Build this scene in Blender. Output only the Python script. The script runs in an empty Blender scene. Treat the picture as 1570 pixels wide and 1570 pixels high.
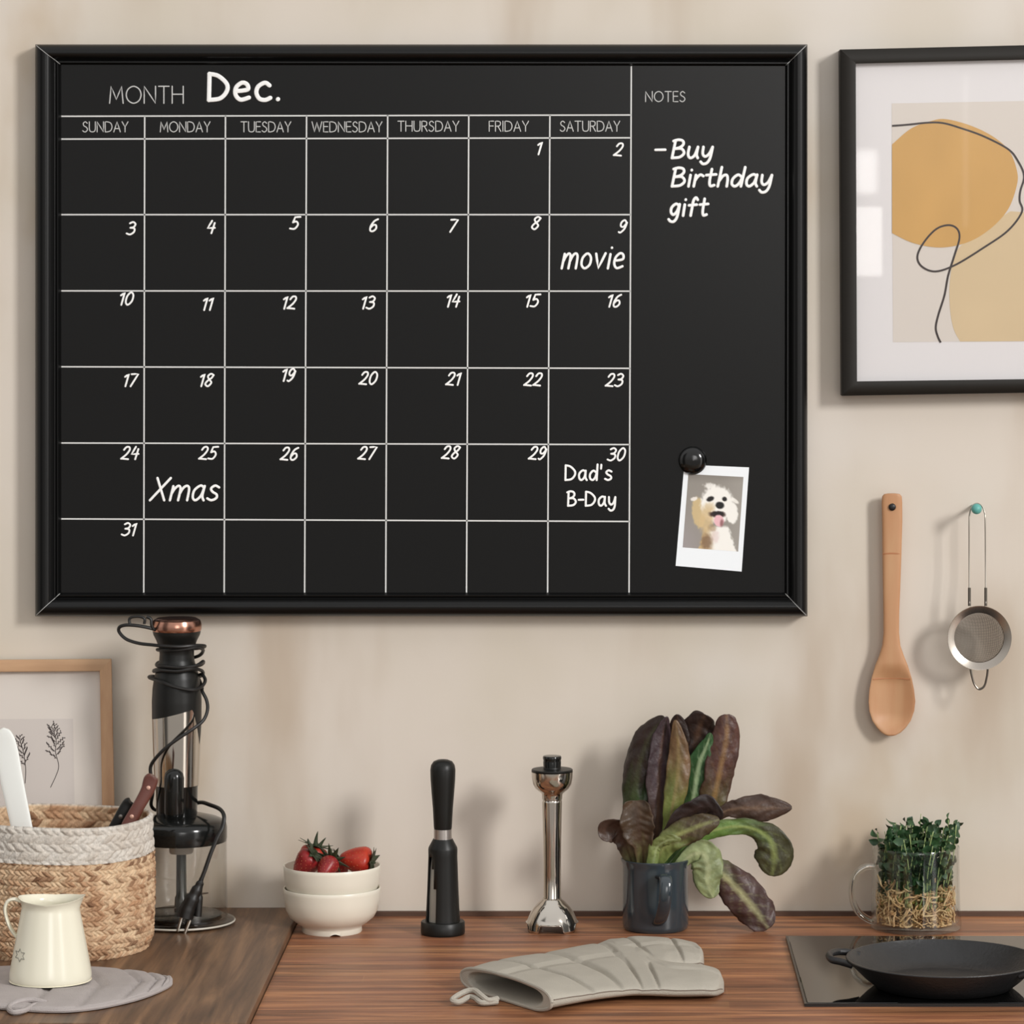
import bpy, math, random
from math import sin, cos, pi, sqrt, exp, atan2, floor
from mathutils import Vector, Matrix, noise as mnoise

random.seed(7)
C = bpy.context.scene.collection
F, D, H, PX, PY = 5400.0, 4.5, 0.8258, 920.0, 412.0   # focal length in pixels, camera distance, height over worktop, principal point

# ------------------------------------------------------------------ camera
cam_d = bpy.data.cameras.new('camera')
cam = bpy.data.objects.new('camera', cam_d); C.objects.link(cam)
cam.location = (0, -D, H); cam.rotation_euler = (pi/2, 0, 0)
cam_d.sensor_width = 36; cam_d.sensor_fit = 'HORIZONTAL'
cam_d.lens = F/1570*36
cam_d.shift_x = (785-PX)/1570; cam_d.shift_y = -(785-PY)/1570
cam_d.clip_start = 0.05; cam_d.clip_end = 60
sc = bpy.context.scene
sc.camera = cam

# ------------------------------------------------------------------ world, key window, exposure
WORLD_S = 0.79
KEY_W = 730
sc.view_settings.view_transform = 'Standard'
sc.view_settings.look = 'None'
sc.view_settings.exposure = -0.17
sc.view_settings.gamma = 1.0
sc.view_settings.use_curve_mapping = False
w = bpy.data.worlds.new('room_light'); sc.world = w; w.use_nodes = True
nt = w.node_tree; N = nt.nodes; L = nt.links
N.clear()
out = N.new('ShaderNodeOutputWorld'); bg = N.new('ShaderNodeBackground')
tc = N.new('ShaderNodeTexCoord'); sep = N.new('ShaderNodeSeparateXYZ')
L.new(tc.outputs['Generated'], sep.inputs[0])
def wmath(op, a, b=None, c=None):
    n = N.new('ShaderNodeMath'); n.operation = op
    for i, x in enumerate((a, b, c)):
        if x is None: continue
        if isinstance(x, (int, float)): n.inputs[i].default_value = x
        else: L.new(x, n.inputs[i])
    return n.outputs[0]
rp = N.new('ShaderNodeValToRGB')
mp = wmath('MULTIPLY_ADD', sep.outputs[2], 0.5, 0.5)
L.new(mp, rp.inputs[0])
cr_ = rp.color_ramp
cr_.elements[0].position = 0.0; cr_.elements[0].color = (.42, .38, .34, 1)
cr_.elements[1].position = 1.0; cr_.elements[1].color = (1.25, 1.24, 1.23, 1)
e = cr_.elements.new(.47); e.color = (.62, .59, .56, 1)
e = cr_.elements.new(.60); e.color = (1.0, .985, .97, 1)
# dark patches added to stripe the steel reflections and a tall bright window far behind the camera
def patch(x0, x1, z0, z1, soft):
    # smooth box in the (x/-y, z/-y) plane of directions pointing away from the wall
    ny = wmath('MAXIMUM', wmath('MULTIPLY', sep.outputs[1], -1.0), 0.001)
    u = wmath('DIVIDE', sep.outputs[0], ny); v = wmath('DIVIDE', sep.outputs[2], ny)
    def band(q, a, b):
        n1 = N.new('ShaderNodeMapRange'); n1.interpolation_type = 'SMOOTHSTEP'
        n1.inputs['From Min'].default_value = a-soft; n1.inputs['From Max'].default_value = a+soft
        L.new(q, n1.inputs['Value'])
        n2 = N.new('ShaderNodeMapRange'); n2.interpolation_type = 'SMOOTHSTEP'
        n2.inputs['From Min'].default_value = b-soft; n2.inputs['From Max'].default_value = b+soft
        n2.inputs['To Min'].default_value = 1; n2.inputs['To Max'].default_value = 0
        L.new(q, n2.inputs['Value'])
        return wmath('MULTIPLY', n1.outputs[0], n2.outputs[0])
    front = wmath('GREATER_THAN', wmath('MULTIPLY', sep.outputs[1], -1.0), 0.01)
    return wmath('MULTIPLY', wmath('MULTIPLY', band(u, x0, x1), band(v, z0, z1)), front)
win1 = patch(.0725, .0800, -.0020, .0175, .0006)
win2 = patch(.0725, .0785, .0215, .0335, .0016)
dark1 = patch(-1.9, -.75, -2.0, 1.1, .18)
dark2 = patch(1.45, 5.5, -3.0, .9, .12)
board_sheen = patch(.05, .30, .045, .30, .09)  # bright patch added to put a sheen on the board's upper right
win4 = patch(.85, 1.2, -.7, .45, .03)
win5 = patch(.1030, .1046, .012, .055, .0006)
bright_sum = wmath('ADD', wmath('MULTIPLY', wmath('MAXIMUM', win1, win2), 17.0), wmath('ADD', wmath('MULTIPLY', wmath('MAXIMUM', win4, win5), 2.4), wmath('MULTIPLY', board_sheen, 5.0)))
dk = wmath('SUBTRACT', 1.0, wmath('MULTIPLY', wmath('MAXIMUM', dark1, dark2), .8))
tot = wmath('ADD', wmath('MULTIPLY', dk, WORLD_S), bright_sum)
L.new(rp.outputs[0], bg.inputs[0]); L.new(tot, bg.inputs[1]); L.new(bg.outputs[0], out.inputs[0])

def area(name, loc, target, sx, sy, watts, col):
    ld = bpy.data.lights.new(name, 'AREA'); ld.shape = 'RECTANGLE'; ld.size = sx; ld.size_y = sy
    ld.energy = watts; ld.color = col
    o = bpy.data.objects.new(name, ld); C.objects.link(o); o.location = loc
    o.rotation_euler = (Vector(target)-Vector(loc)).to_track_quat('-Z', 'Y').to_euler()
    return o
area('window_light', (6.75, -7.1, 4.4), (0, 0, .75), 1.4, 2.2, KEY_W, (1.0, .985, .965))

# ------------------------------------------------------------------ coordinates
def P(px, py, d=0.0):
    s = (D-d)/F
    return Vector(((px-PX)*s, -d, H-(py-PY)*s))
def CD(py, zt=0.0):
    return D-F*(H-zt)/(py-PY)
def CP(px, py, zt=0.0):
    d = CD(py, zt)
    return Vector(((px-PX)*(D-d)/F, -d, zt))
def S(d): return (D-d)/F          # metres per pixel at depth d

# ------------------------------------------------------------------ mesh helpers
class MB:
    def __init__(s): s.v = []; s.f = []; s.m = []; s.c = []
    def add(s, vs, fs, mi=0, cols=None):
        b = len(s.v)
        s.v += [tuple(v) for v in vs]
        s.f += [tuple(i+b for i in f) for f in fs]
        s.m += [mi]*len(fs)
        s.c += cols if cols else [(1, 1, 1)]*len(vs)
        return s
    def grid(s, rows, mi=0, wrap=False, cols=None, skip=None):
        n = len(rows[0]); vs = [p for r in rows for p in r]; fs = []
        for i in range(len(rows)-1):
            for j in range(n if wrap else n-1):
                if skip and skip(i, j): continue
                k = (j+1) % n
                fs.append((i*n+j, i*n+k, (i+1)*n+k, (i+1)*n+j))
        return s.add(vs, fs, mi, [c for r in cols for c in r] if cols else None)
    def lathe(s, prof, c, n=56, sx=1, sy=1, mi=0, skip=None, xf=None):
        rows = []
        for r, z in prof:
            rr = []
            for j in range(n):
                a = 2*pi*j/n
                p = Vector((r*cos(a)*sx, r*sin(a)*sy, z))
                if xf: p = xf(p)
                rr.append(Vector(c)+p)
            rows.append(rr)
        return s.grid(rows, mi, True, skip=skip)
    def tube(s, pts, r, n=8, mi=0, cap=True, flat=None, round_=False):
        pts = [Vector(p) for p in pts]
        q = [pts[0]]; 
        rs = r if isinstance(r, (list, tuple)) else [r]*len(pts)
        rr = [rs[0]]
        for p, k in zip(pts[1:], rs[1:]):
            if (p-q[-1]).length > 1e-7: q.append(p); rr.append(k)
        pts, rs = q, rr
        if len(pts) < 2: pts = [pts[0], pts[0]+Vector((0, 0, 1e-5))]; rs = [rs[0]]*2
        if round_:
            t0 = (pts[0]-pts[1]).normalized(); t1 = (pts[-1]-pts[-2]).normalized()
            a = [(pts[0]+t0*rs[0]*cos(x), rs[0]*sin(x)) for x in (.12, .6, 1.1)]
            b = [(pts[-1]+t1*rs[-1]*cos(x), rs[-1]*sin(x)) for x in (1.1, .6, .12)]
            pts = [x[0] for x in a]+pts+[x[0] for x in b]; rs = [x[1] for x in a]+list(rs)+[x[1] for x in b]
        T = []
        for i in range(len(pts)):
            a = pts[max(i-1, 0)]; b = pts[min(i+1, len(pts)-1)]
            t = b-a
            T.append(t.normalized() if t.length > 1e-9 else Vector((0, 0, 1)))
        nrm = Vector((0, 1, 0)) if abs(T[0].y) < .9 else Vector((1, 0, 0))
        nrm = (nrm-T[0]*nrm.dot(T[0])).normalized()
        rows = []
        for i, p in enumerate(pts):
            nrm = nrm-T[i]*nrm.dot(T[i])
            nrm = nrm.normalized() if nrm.length > 1e-6 else T[i].orthogonal().normalized()
            bn = T[i].cross(nrm)
            row = []
            for j in range(n):
                a = 2*pi*j/n
                o = nrm*cos(a)*rs[i]+bn*sin(a)*rs[i]
                if flat: o = Vector((o.x, o.y*flat, o.z))
                row.append(p+o)
            rows.append(row)
        b0 = len(s.v)
        s.grid(rows, mi, True)
        if cap:
            s.f.append(tuple(b0+j for j in range(n))[::-1]); s.m.append(mi)
            k = b0+(len(rows)-1)*n
            s.f.append(tuple(k+j for j in range(n))); s.m.append(mi)
        return s
    def box(s, lo, hi, mi=0):
        x0, y0, z0 = lo; x1, y1, z1 = hi
        vs = [(x0, y0, z0), (x1, y0, z0), (x1, y1, z0), (x0, y1, z0), (x0, y0, z1), (x1, y0, z1), (x1, y1, z1), (x0, y1, z1)]
        return s.add(vs, [(3, 2, 1, 0), (4, 5, 6, 7), (0, 1, 5, 4), (1, 2, 6, 5), (2, 3, 7, 6), (3, 0, 4, 7)], mi)
    def poly(s, pts, mi=0):
        return s.add(pts, [tuple(range(len(pts)))], mi)
    def ball(s, c, rx, ry=None, rz=None, n=14, mi=0, M=None):
        ry = ry or rx; rz = rz or rx
        rows = []
        for i in range(n//2+1):
            a = pi*i/(n//2)
            row = []
            for j in range(n):
                b = 2*pi*j/n
                p = Vector((rx*sin(a)*cos(b), ry*sin(a)*sin(b), rz*cos(a)))
                if M: p = M @ p
                row.append(Vector(c)+p)
            rows.append(row)
        return s.grid(rows, mi, True)
    def obj(s, name, mats, parent=None, loc=None, angle=40, smooth=True, solid=None, bevel=None, sub=0):
        me = bpy.data.meshes.new(name)
        off = world_of(parent) if parent else Vector(loc or (0, 0, 0))
        me.from_pydata([Vector(v)-off for v in s.v], [], s.f)
        if not isinstance(mats, (list, tuple)): mats = [mats]
        for m in mats: me.materials.append(m)
        me.polygons.foreach_set('material_index', s.m)
        if any(c != (1, 1, 1) for c in s.c):
            at = me.color_attributes.new('Col', 'FLOAT_COLOR', 'POINT')
            at.data.foreach_set('color', [x for c in s.c for x in (c[0], c[1], c[2], 1.0)])
        me.validate(); me.update()
        me.polygons.foreach_set('use_smooth', [smooth]*len(me.polygons))
        if smooth and angle: me.set_sharp_from_angle(angle=math.radians(angle))
        o = bpy.data.objects.new(name, me); C.objects.link(o)
        if parent: o.parent = parent
        else: o.location = off
        if bevel:
            b = o.modifiers.new('bevel', 'BEVEL'); b.width = bevel; b.segments = 3; b.limit_method = 'ANGLE'
        if solid:
            b = o.modifiers.new('solid', 'SOLIDIFY'); b.thickness = solid; b.offset = 0
        if sub:
            b = o.modifiers.new('sub', 'SUBSURF'); b.levels = sub; b.render_levels = sub
        return o
def world_of(o):
    p = Vector((0, 0, 0))
    while o: p += o.location; o = o.parent
    return p
def tag(o, label=None, cat=None, group=None, kind=None):
    if label: o['label'] = label
    if cat: o['category'] = cat
    if group: o['group'] = group
    if kind: o['kind'] = kind
    return o
def thing(name, label, cat, loc, group=None):
    o = bpy.data.objects.new(name, None); C.objects.link(o); o.location = loc; o.empty_display_size = .02
    return tag(o, label, cat, group)
def cr(pts, n=8, closed=False):
    pts = [Vector(p) for p in pts]; out = []
    k = len(pts)
    rng = range(k) if closed else range(k-1)
    for i in rng:
        if closed: a, b, c, d = pts[(i-1) % k], pts[i], pts[(i+1) % k], pts[(i+2) % k]
        else: a, b, c, d = pts[max(i-1, 0)], pts[i], pts[i+1], pts[min(i+2, k-1)]
        for j in range(n):
            t = j/n
            out.append(.5*((2*b)+(c-a)*t+(2*a-5*b+4*c-d)*t*t+(3*b-a-3*c+d)*t**3))
    out.append(pts[0].copy() if closed else pts[-1].copy())
    return out
def lerp1(xs, t):
    # piecewise linear list of (t, value)
    for (a, va), (b, vb) in zip(xs, xs[1:]):
        if t <= b: return va+(vb-va)*max(0, (t-a))/(b-a) if b > a else vb
    return xs[-1][1]
def ss(a, b, x):
    t = min(1, max(0, (x-a)/(b-a))); return t*t*(3-2*t)
def prof_px(pts, y0, s):
    return [(r*s, (y0-y)*s) for r, y in pts]

# ------------------------------------------------------------------ materials
def lin(c):
    return tuple((x/255/12.92 if x/255 <= .04045 else ((x/255+.055)/1.055)**2.4) for x in c)
def mat(name, col, rough=.5, metal=0, spec=.5, var=0, vscale=20, vstretch=(1, 1, 1), col2=None, bump=0, bscale=80, coat=0, attr=False, sub=0, trans=0, detail=4, rvar=0):
    m = bpy.data.materials.new(name); m.use_nodes = True
    t = m.node_tree; b = t.nodes['Principled BSDF']
    b.inputs['Roughness'].default_value = rough; b.inputs['Metallic'].default_value = metal
    b.inputs['Specular IOR Level'].default_value = spec
    b.inputs['Coat Weight'].default_value = coat
    if sub: b.inputs['Subsurface Weight'].default_value = sub; b.inputs['Subsurface Radius'].default_value = (.004, .002, .001)
    if trans: b.inputs['Transmission Weight'].default_value = trans
    l = lin(col)
    b.inputs['Base Color'].default_value = (*l, 1)
    co = t.nodes.new('ShaderNodeTexCoord')
    src = None
    if attr:
        a = t.nodes.new('ShaderNodeAttribute'); a.attribute_name = 'Col'; src = a.outputs['Color']
        t.links.new(src, b.inputs['Base Color'])
    if var:
        mp = t.nodes.new('ShaderNodeMapping'); mp.inputs['Scale'].default_value = vstretch
        t.links.new(co.outputs['Object'], mp.inputs[0])
        n = t.nodes.new('ShaderNodeTexNoise'); n.inputs['Scale'].default_value = vscale; n.inputs['Detail'].default_value = detail
        t.links.new(mp.outputs[0], n.inputs['Vector'])
        r = t.nodes.new('ShaderNodeMapRange'); r.inputs['From Min'].default_value = .3; r.inputs['From Max'].default_value = .7
        t.links.new(n.outputs['Fac'], r.inputs['Value'])
        mx = t.nodes.new('ShaderNodeMix'); mx.data_type = 'RGBA'
        c2 = lin(col2) if col2 else tuple(x*(1-var) for x in l)
        mx.inputs[6].default_value = (*l, 1); mx.inputs[7].default_value = (*c2, 1)
        if src: 
            mu = t.nodes.new('ShaderNodeMix'); mu.data_type = 'RGBA'; mu.blend_type = 'MULTIPLY'; mu.inputs[0].default_value = 1
            mx.inputs[6].default_value = (1, 1, 1, 1); mx.inputs[7].default_value = (1-var, 1-var, 1-var, 1)
            t.links.new(r.outputs[0], mx.inputs[0]); t.links.new(src, mu.inputs[6]); t.links.new(mx.outputs[2], mu.inputs[7])
            t.links.new(mu.outputs[2], b.inputs['Base Color'])
        else:
            t.links.new(r.outputs[0], mx.inputs[0]); t.links.new(mx.outputs[2], b.inputs['Base Color'])
        if rvar:
            rr = t.nodes.new('ShaderNodeMapRange'); rr.inputs['To Min'].default_value = rough-rvar; rr.inputs['To Max'].default_value = rough+rvar
            t.links.new(n.outputs['Fac'], rr.inputs['Value']); t.links.new(rr.outputs[0], b.inputs['Roughness'])
    if bump:
        n2 = t.nodes.new('ShaderNodeTexNoise'); n2.inputs['Scale'].default_value = bscale; n2.inputs['Detail'].default_value = 4
        t.links.new(co.outputs['Object'], n2.inputs['Vector'])
        bp = t.nodes.new('ShaderNodeBump'); bp.inputs['Strength'].default_value = bump; bp.inputs['Distance'].default_value = .002
        t.links.new(n2.outputs['Fac'], bp.inputs['Height']); t.links.new(bp.outputs[0], b.inputs['Normal'])
    return m
def clear_mat(name, tint, refl=1.0, rough=.02):
    # thin clear sheet: transmits straight through, reflects by Fresnel
    m = bpy.data.materials.new(name); m.use_nodes = True; t = m.node_tree; t.nodes.clear()
    o = t.nodes.new('ShaderNodeOutputMaterial'); tr = t.nodes.new('ShaderNodeBsdfTransparent'); g = t.nodes.new('ShaderNodeBsdfGlossy')
    tr.inputs[0].default_value = (*tint, 1); g.inputs['Roughness'].default_value = rough
    lw = t.nodes.new('ShaderNodeLayerWeight'); lw.inputs['Blend'].default_value = .5
    pw = t.nodes.new('ShaderNodeMath'); pw.operation = 'POWER'; pw.inputs[1].default_value = 5; t.links.new(lw.outputs['Facing'], pw.inputs[0])
    fr = t.nodes.new('ShaderNodeMath'); fr.operation = 'MULTIPLY_ADD'; fr.inputs[1].default_value = .92; fr.inputs[2].default_value = .05; t.links.new(pw.outputs[0], fr.inputs[0])
    mu = t.nodes.new('ShaderNodeMath'); mu.operation = 'MULTIPLY'; mu.inputs[1].default_value = refl
    mx = t.nodes.new('ShaderNodeMixShader')
    t.links.new(fr.outputs[0], mu.inputs[0]); t.links.new(mu.outputs[0], mx.inputs[0])
    t.links.new(tr.outputs[0], mx.inputs[1]); t.links.new(g.outputs[0], mx.inputs[2]); t.links.new(mx.outputs[0], o.inputs[0])
    return m
def wall_mat():
    m = mat('wall_plaster', (216, 205, 189), .75, spec=.25)
    t = m.node_tree; b = t.nodes['Principled BSDF']; co = t.nodes.new('ShaderNodeTexCoord')
    def noise(scale, detail, stretch, rough=.5):
        mp = t.nodes.new('ShaderNodeMapping'); mp.inputs['Scale'].default_value = stretch
        t.links.new(co.outputs['Object'], mp.inputs[0])
        n = t.nodes.new('ShaderNodeTexNoise'); n.inputs['Scale'].default_value = scale; n.inputs['Detail'].default_value = detail
        n.inputs['Roughness'].default_value = rough
        t.links.new(mp.outputs[0], n.inputs['Vector']); return n.outputs['Fac']
    def mix(f, lo, hi, a, bcol):
        r = t.nodes.new('ShaderNodeMapRange'); r.inputs['From Min'].default_value = lo; r.inputs['From Max'].default_value = hi
        r.interpolation_type = 'SMOOTHSTEP'
        t.links.new(f, r.inputs['Value'])
        x = t.nodes.new('ShaderNodeMix'); x.data_type = 'RGBA'; t.links.new(r.outputs[0], x.inputs[0])
        for i, q in ((6, a), (7, bcol)):
            if isinstance(q, tuple): x.inputs[i].default_value = (*lin(q), 1)
            else: t.links.new(q, x.inputs[i])
        return x.outputs[2]
    c = mix(noise(3.2, 3, (1, 1, .8)), .35, .68, (218, 208, 196), (208, 198, 182))
    c = mix(noise(5.0, 4, (1, 1, .55)), .55, .77, c, (199, 182, 160))
    c = mix(noise(2.1, 3, (1, 1, 1)), .52, .72, c, (221, 214, 206))
    c = mix(noise(6.5, 4, (1, 1, .28), .45), .50, .80, c, (190, 173, 154))
    t.links.new(c, b.inputs['Base Color'])
    bp = t.nodes.new('ShaderNodeBump'); bp.inputs['Strength'].default_value = .25; bp.inputs['Distance'].default_value = .003
    t.links.new(noise(14, 5, (1, 1, 1)), bp.inputs['Height']); t.links.new(bp.outputs[0], b.inputs['Normal'])
    return m
def wood_mat(name, c1, c2, c3, along, rough=.42, stave=.036, length=.42):
    # butcher-block: staves of random tone with streaky grain; along = 0 for x, 1 for y
    m = mat(name, c1, rough, spec=.4); t = m.node_tree; b = t.nodes['Principled BSDF']
    co = t.nodes.new('ShaderNodeTexCoord')
    sx = t.nodes.new('ShaderNodeSeparateXYZ'); t.links.new(co.outputs['Object'], sx.inputs[0])
    cb = t.nodes.new('ShaderNodeCombineXYZ')
    t.links.new(sx.outputs[0 if along == 0 else 1], cb.inputs[0]); t.links.new(sx.outputs[1 if along == 0 else 0], cb.inputs[1])
    br = t.nodes.new('ShaderNodeTexBrick'); br.inputs['Scale'].default_value = 1
    br.inputs['Brick Width'].default_value = length; br.inputs['Row Height'].default_value = stave
    br.inputs['Mortar Size'].default_value = .0004; br.inputs['Bias'].default_value = 0
    br.inputs['Color1'].default_value = (0, 0, 0, 1); br.inputs['Color2'].default_value = (1, 1, 1, 1); br.inputs['Mortar'].default_value = (.1, .1, .1, 1)
    br.offset = .37; t.links.new(cb.outputs[0], br.inputs['Vector'])
    mp = t.nodes.new('ShaderNodeMapping'); mp.inputs['Scale'].default_value = (3.6, 58, 1); t.links.new(cb.outputs[0], mp.inputs[0])
    n = t.nodes.new('ShaderNodeTexNoise'); n.inputs['Scale'].default_value = 1.0; n.inputs['Detail'].default_value = 7; n.inputs['Roughness'].default_value = .62; n.inputs['Distortion'].default_value = .5
    t.links.new(mp.outputs[0], n.inputs['Vector'])
    mp2 = t.nodes.new('ShaderNodeMapping'); mp2.inputs['Scale'].default_value = (2.2, 13, 1); t.links.new(cb.outputs[0], mp2.inputs[0])
    n2 = t.nodes.new('ShaderNodeTexNoise'); n2.inputs['Scale'].default_value = 1.0; n2.inputs['Detail'].default_value = 3
    t.links.new(mp2.outputs[0], n2.inputs['Vector'])
    def mr(s, a, bb):
        r = t.nodes.new('ShaderNodeMapRange'); r.inputs['From Min'].default_value = a; r.inputs['From Max'].default_value = bb
        t.links.new(s, r.inputs['Value']); return r.outputs[0]
    def mx(f, a, bb):
        x = t.nodes.new('ShaderNodeMix'); x.data_type = 'RGBA'
        if isinstance(f, float): x.inputs[0].default_value = f
        else: t.links.new(f, x.inputs[0])
        for i, q in ((6, a), (7, bb)):
            if isinstance(q, tuple): x.inputs[i].default_value = (*lin(q), 1)
            else: t.links.new(q, x.inputs[i])
        return x.outputs[2]
    base = mx(mr(n2.outputs['Fac'], .36, .64), c1, c2)
    base2 = mx(mr(n2.outputs['Fac'], .34, .66), c2, c3)
    ca = mx(br.outputs['Color'], base, base2)
    ca = mx(mr(n.outputs['Fac'], .50, .74), ca, tuple(x*.60 for x in c2))
    ca = mx(mr(n.outputs['Fac'], .50, .28), ca, tuple(min(255, x*1.22) for x in c1))
    t.links.new(ca, b.inputs['Base Color'])
    bp = t.nodes.new('ShaderNodeBump'); bp.inputs['Strength'].default_value = .12; bp.inputs['Distance'].default_value = .001
    t.links.new(n.outputs['Fac'], bp.inputs['Height']); t.links.new(bp.outputs[0], b.inputs['Normal'])
    return m

M = {}
M['wall'] = wall_mat()
M['wood'] = wood_mat('worktop_wood', (164, 115, 78), (130, 82, 57), (152, 99, 71), 0)
M['wood_left'] = wood_mat('corner_worktop_wood', (122, 93, 68), (98, 72, 54), (110, 83, 62), 1, stave=.12, length=1.4)
M['strip_brown'] = mat('dark_brown', (96, 68, 52), .6, var=.4, vscale=30, vstretch=(.3, 3, 3))
M['floor'] = mat('floor_board', (150, 130, 110), .5, var=.2, vscale=4)
M['black_frame'] = mat('black_lacquer', (9, 9, 9), .3, spec=.35)
M['seam'] = mat('grey_mitre_edge', (150, 150, 148), .5)
M['board'] = mat('black_board', (11, 11, 11), .2, spec=.34, var=.06, vscale=6)
M['line'] = mat('white_print', (218, 218, 216), .6)
M['print_thin'] = mat('pale_grey_print', (196, 196, 194), .6)
M['chalk'] = mat('white_marker', (252, 252, 250), .6)
M['magnet'] = mat('black_gloss', (7, 7, 7), .12, spec=.6)
M['card'] = mat('photo_card', (246, 250, 253), .75, spec=.2)
M['paint'] = mat('printed_picture', (255, 255, 255), .45, attr=True)
M['pframe'] = mat('charcoal_frame', (36, 33, 29), .5, spec=.3, var=.1, vscale=30)
M['mat_white'] = mat('white_mat_board', (226, 222, 222), .8)
M['paper'] = mat('cream_paper', (216, 207, 198), .8)
M['ochre'] = mat('ochre_ink', (210, 164, 96), .75, var=.10, vscale=18, vstretch=(1, 1, .5))
M['beige'] = mat('beige_ink', (214, 190, 152), .75, var=.05, vscale=14)
M['ink'] = mat('dark_ink', (58, 48, 46), .7)
M['pane'] = clear_mat('picture_glass', (.985, .985, .985), .55, .012)
M['oak'] = mat('oak_frame', (204, 164, 126), .55, var=.22, vscale=9, vstretch=(6, 6, .6), col2=(176, 132, 98))
M['oak_h'] = mat('oak_frame_across', (208, 170, 132), .55, var=.22, vscale=9, vstretch=(.6, 6, 6), col2=(182, 140, 106))
M['mat_grey'] = mat('pale_mat_board', (214, 205, 196), .8)
M['paper_grey'] = mat('grey_paper', (203, 194, 187), .8)
M['spoonwood'] = mat('spoon_wood', (194, 150, 110), .5, var=.2, vscale=8, vstretch=(6, 6, .8), col2=(184, 130, 90))
M['spoonband'] = mat('spoon_node', (176, 118, 78), .55)
M['steel'] = mat('polished_steel', (205, 198, 188), .11, 1)
M['steel_dk'] = mat('dark_steel', (110, 104, 96), .3, 1)
M['wire'] = mat('wire_steel', (176, 170, 160), .3, 1)
M['teal'] = mat('teal_enamel', (98, 172, 164), .4)
M['black_peg'] = mat('black_peg', (22, 21, 21), .4)
M['blk_matte'] = mat('black_rubber', (22, 22, 20), .4, spec=.35)
M['blk_gloss'] = mat('black_plastic', (18, 19, 18), .15, spec=.5)
M['grey_plastic'] = mat('dark_grey_plastic', (58, 60, 56), .25)
M['copper'] = mat('copper', (190, 140, 120), .2, 1)
M['cord'] = mat('black_cord', (22, 20, 18), .45)
M['clearp'] = clear_mat('clear_plastic', (.94, .935, .925), .8, .03)
M['glass'] = clear_mat('clear_glass', (.965, .97, .96), 1.0, .01)
M['white_plastic'] = mat('white_plastic', (230, 231, 226), .4)
M['hub'] = mat('hub_plastic', (196, 190, 178), .4)
M['enamel'] = mat('cream_enamel', (233, 228, 208), .16, spec=.55)
M['bowl'] = mat('ivory_ceramic', (231, 225, 209), .28, spec=.5)
M['star'] = mat('grey_glaze', (150, 148, 136), .4)
M['jute'] = mat('jute', (255, 255, 255), .85, spec=.15, attr=True, var=.3, vscale=240, bump=.6, bscale=420)
M['linen'] = mat('beige_quilting', (176, 170, 158), .9, spec=.1, var=.05, vscale=40, bump=.35, bscale=700)
M['linen_dk'] = mat('seam_thread', (128, 118, 108), .9, spec=.1)
M['linen_grey'] = mat('grey_quilting', (176, 168, 165), .9, spec=.1, var=.08, vscale=40, bump=.35, bscale=700)
M['brown_handle'] = mat('brown_knife_handle', (104, 58, 48), .4, var=.2, vscale=40)
M['rivet'] = mat('rivet', (214, 170, 152), .35, .3)
M['rivet_g'] = mat('steel_rivet', (140, 136, 130), .35, .6)
M['mug'] = mat('blue_grey_glaze', (55, 64, 70), .14, spec=.6, var=.25, vscale=18, coat=.3)
M['leaf'] = mat('lettuce_leaf', (255, 255, 255), .42, spec=.4, attr=True, var=.35, vscale=70, bump=.5, bscale=160)
M['iron'] = mat('cast_iron', (40, 40, 41), .42, spec=.5, var=.35, vscale=22, bump=.3, bscale=260, rvar=.12)
M['hob'] = mat('black_hob_glass', (12, 12, 12), .035, spec=.55)
M['hob_edge'] = mat('hob_edge', (24, 22, 20), .3)
M['berry'] = mat('strawberry_red', (150, 30, 24), .34, spec=.4, var=.5, vscale=60, col2=(186, 60, 36), sub=.05)
M['berry_dk'] = mat('strawberry_deep_red', (118, 24, 28), .34, spec=.4, var=.5, vscale=60, col2=(150, 40, 40), sub=.05)
M['seed'] = mat('strawberry_seed', (176, 110, 66), .5)
M['calyx'] = mat('strawberry_green', (56, 66, 42), .5, var=.4, vscale=90)
M['shoot'] = mat('shoot_leaf', (54, 88, 50), .45, var=.5, vscale=120, col2=(30, 58, 32))
M['stem'] = mat('shoot_stem', (150, 168, 108), .5)
M['root'] = mat('pale_root', (222, 198, 150), .6, var=.4, vscale=90, col2=(190, 146, 98))
M['pea'] = mat('sprouted_seed', (150, 138, 66), .5, var=.4, vscale=60)

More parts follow.
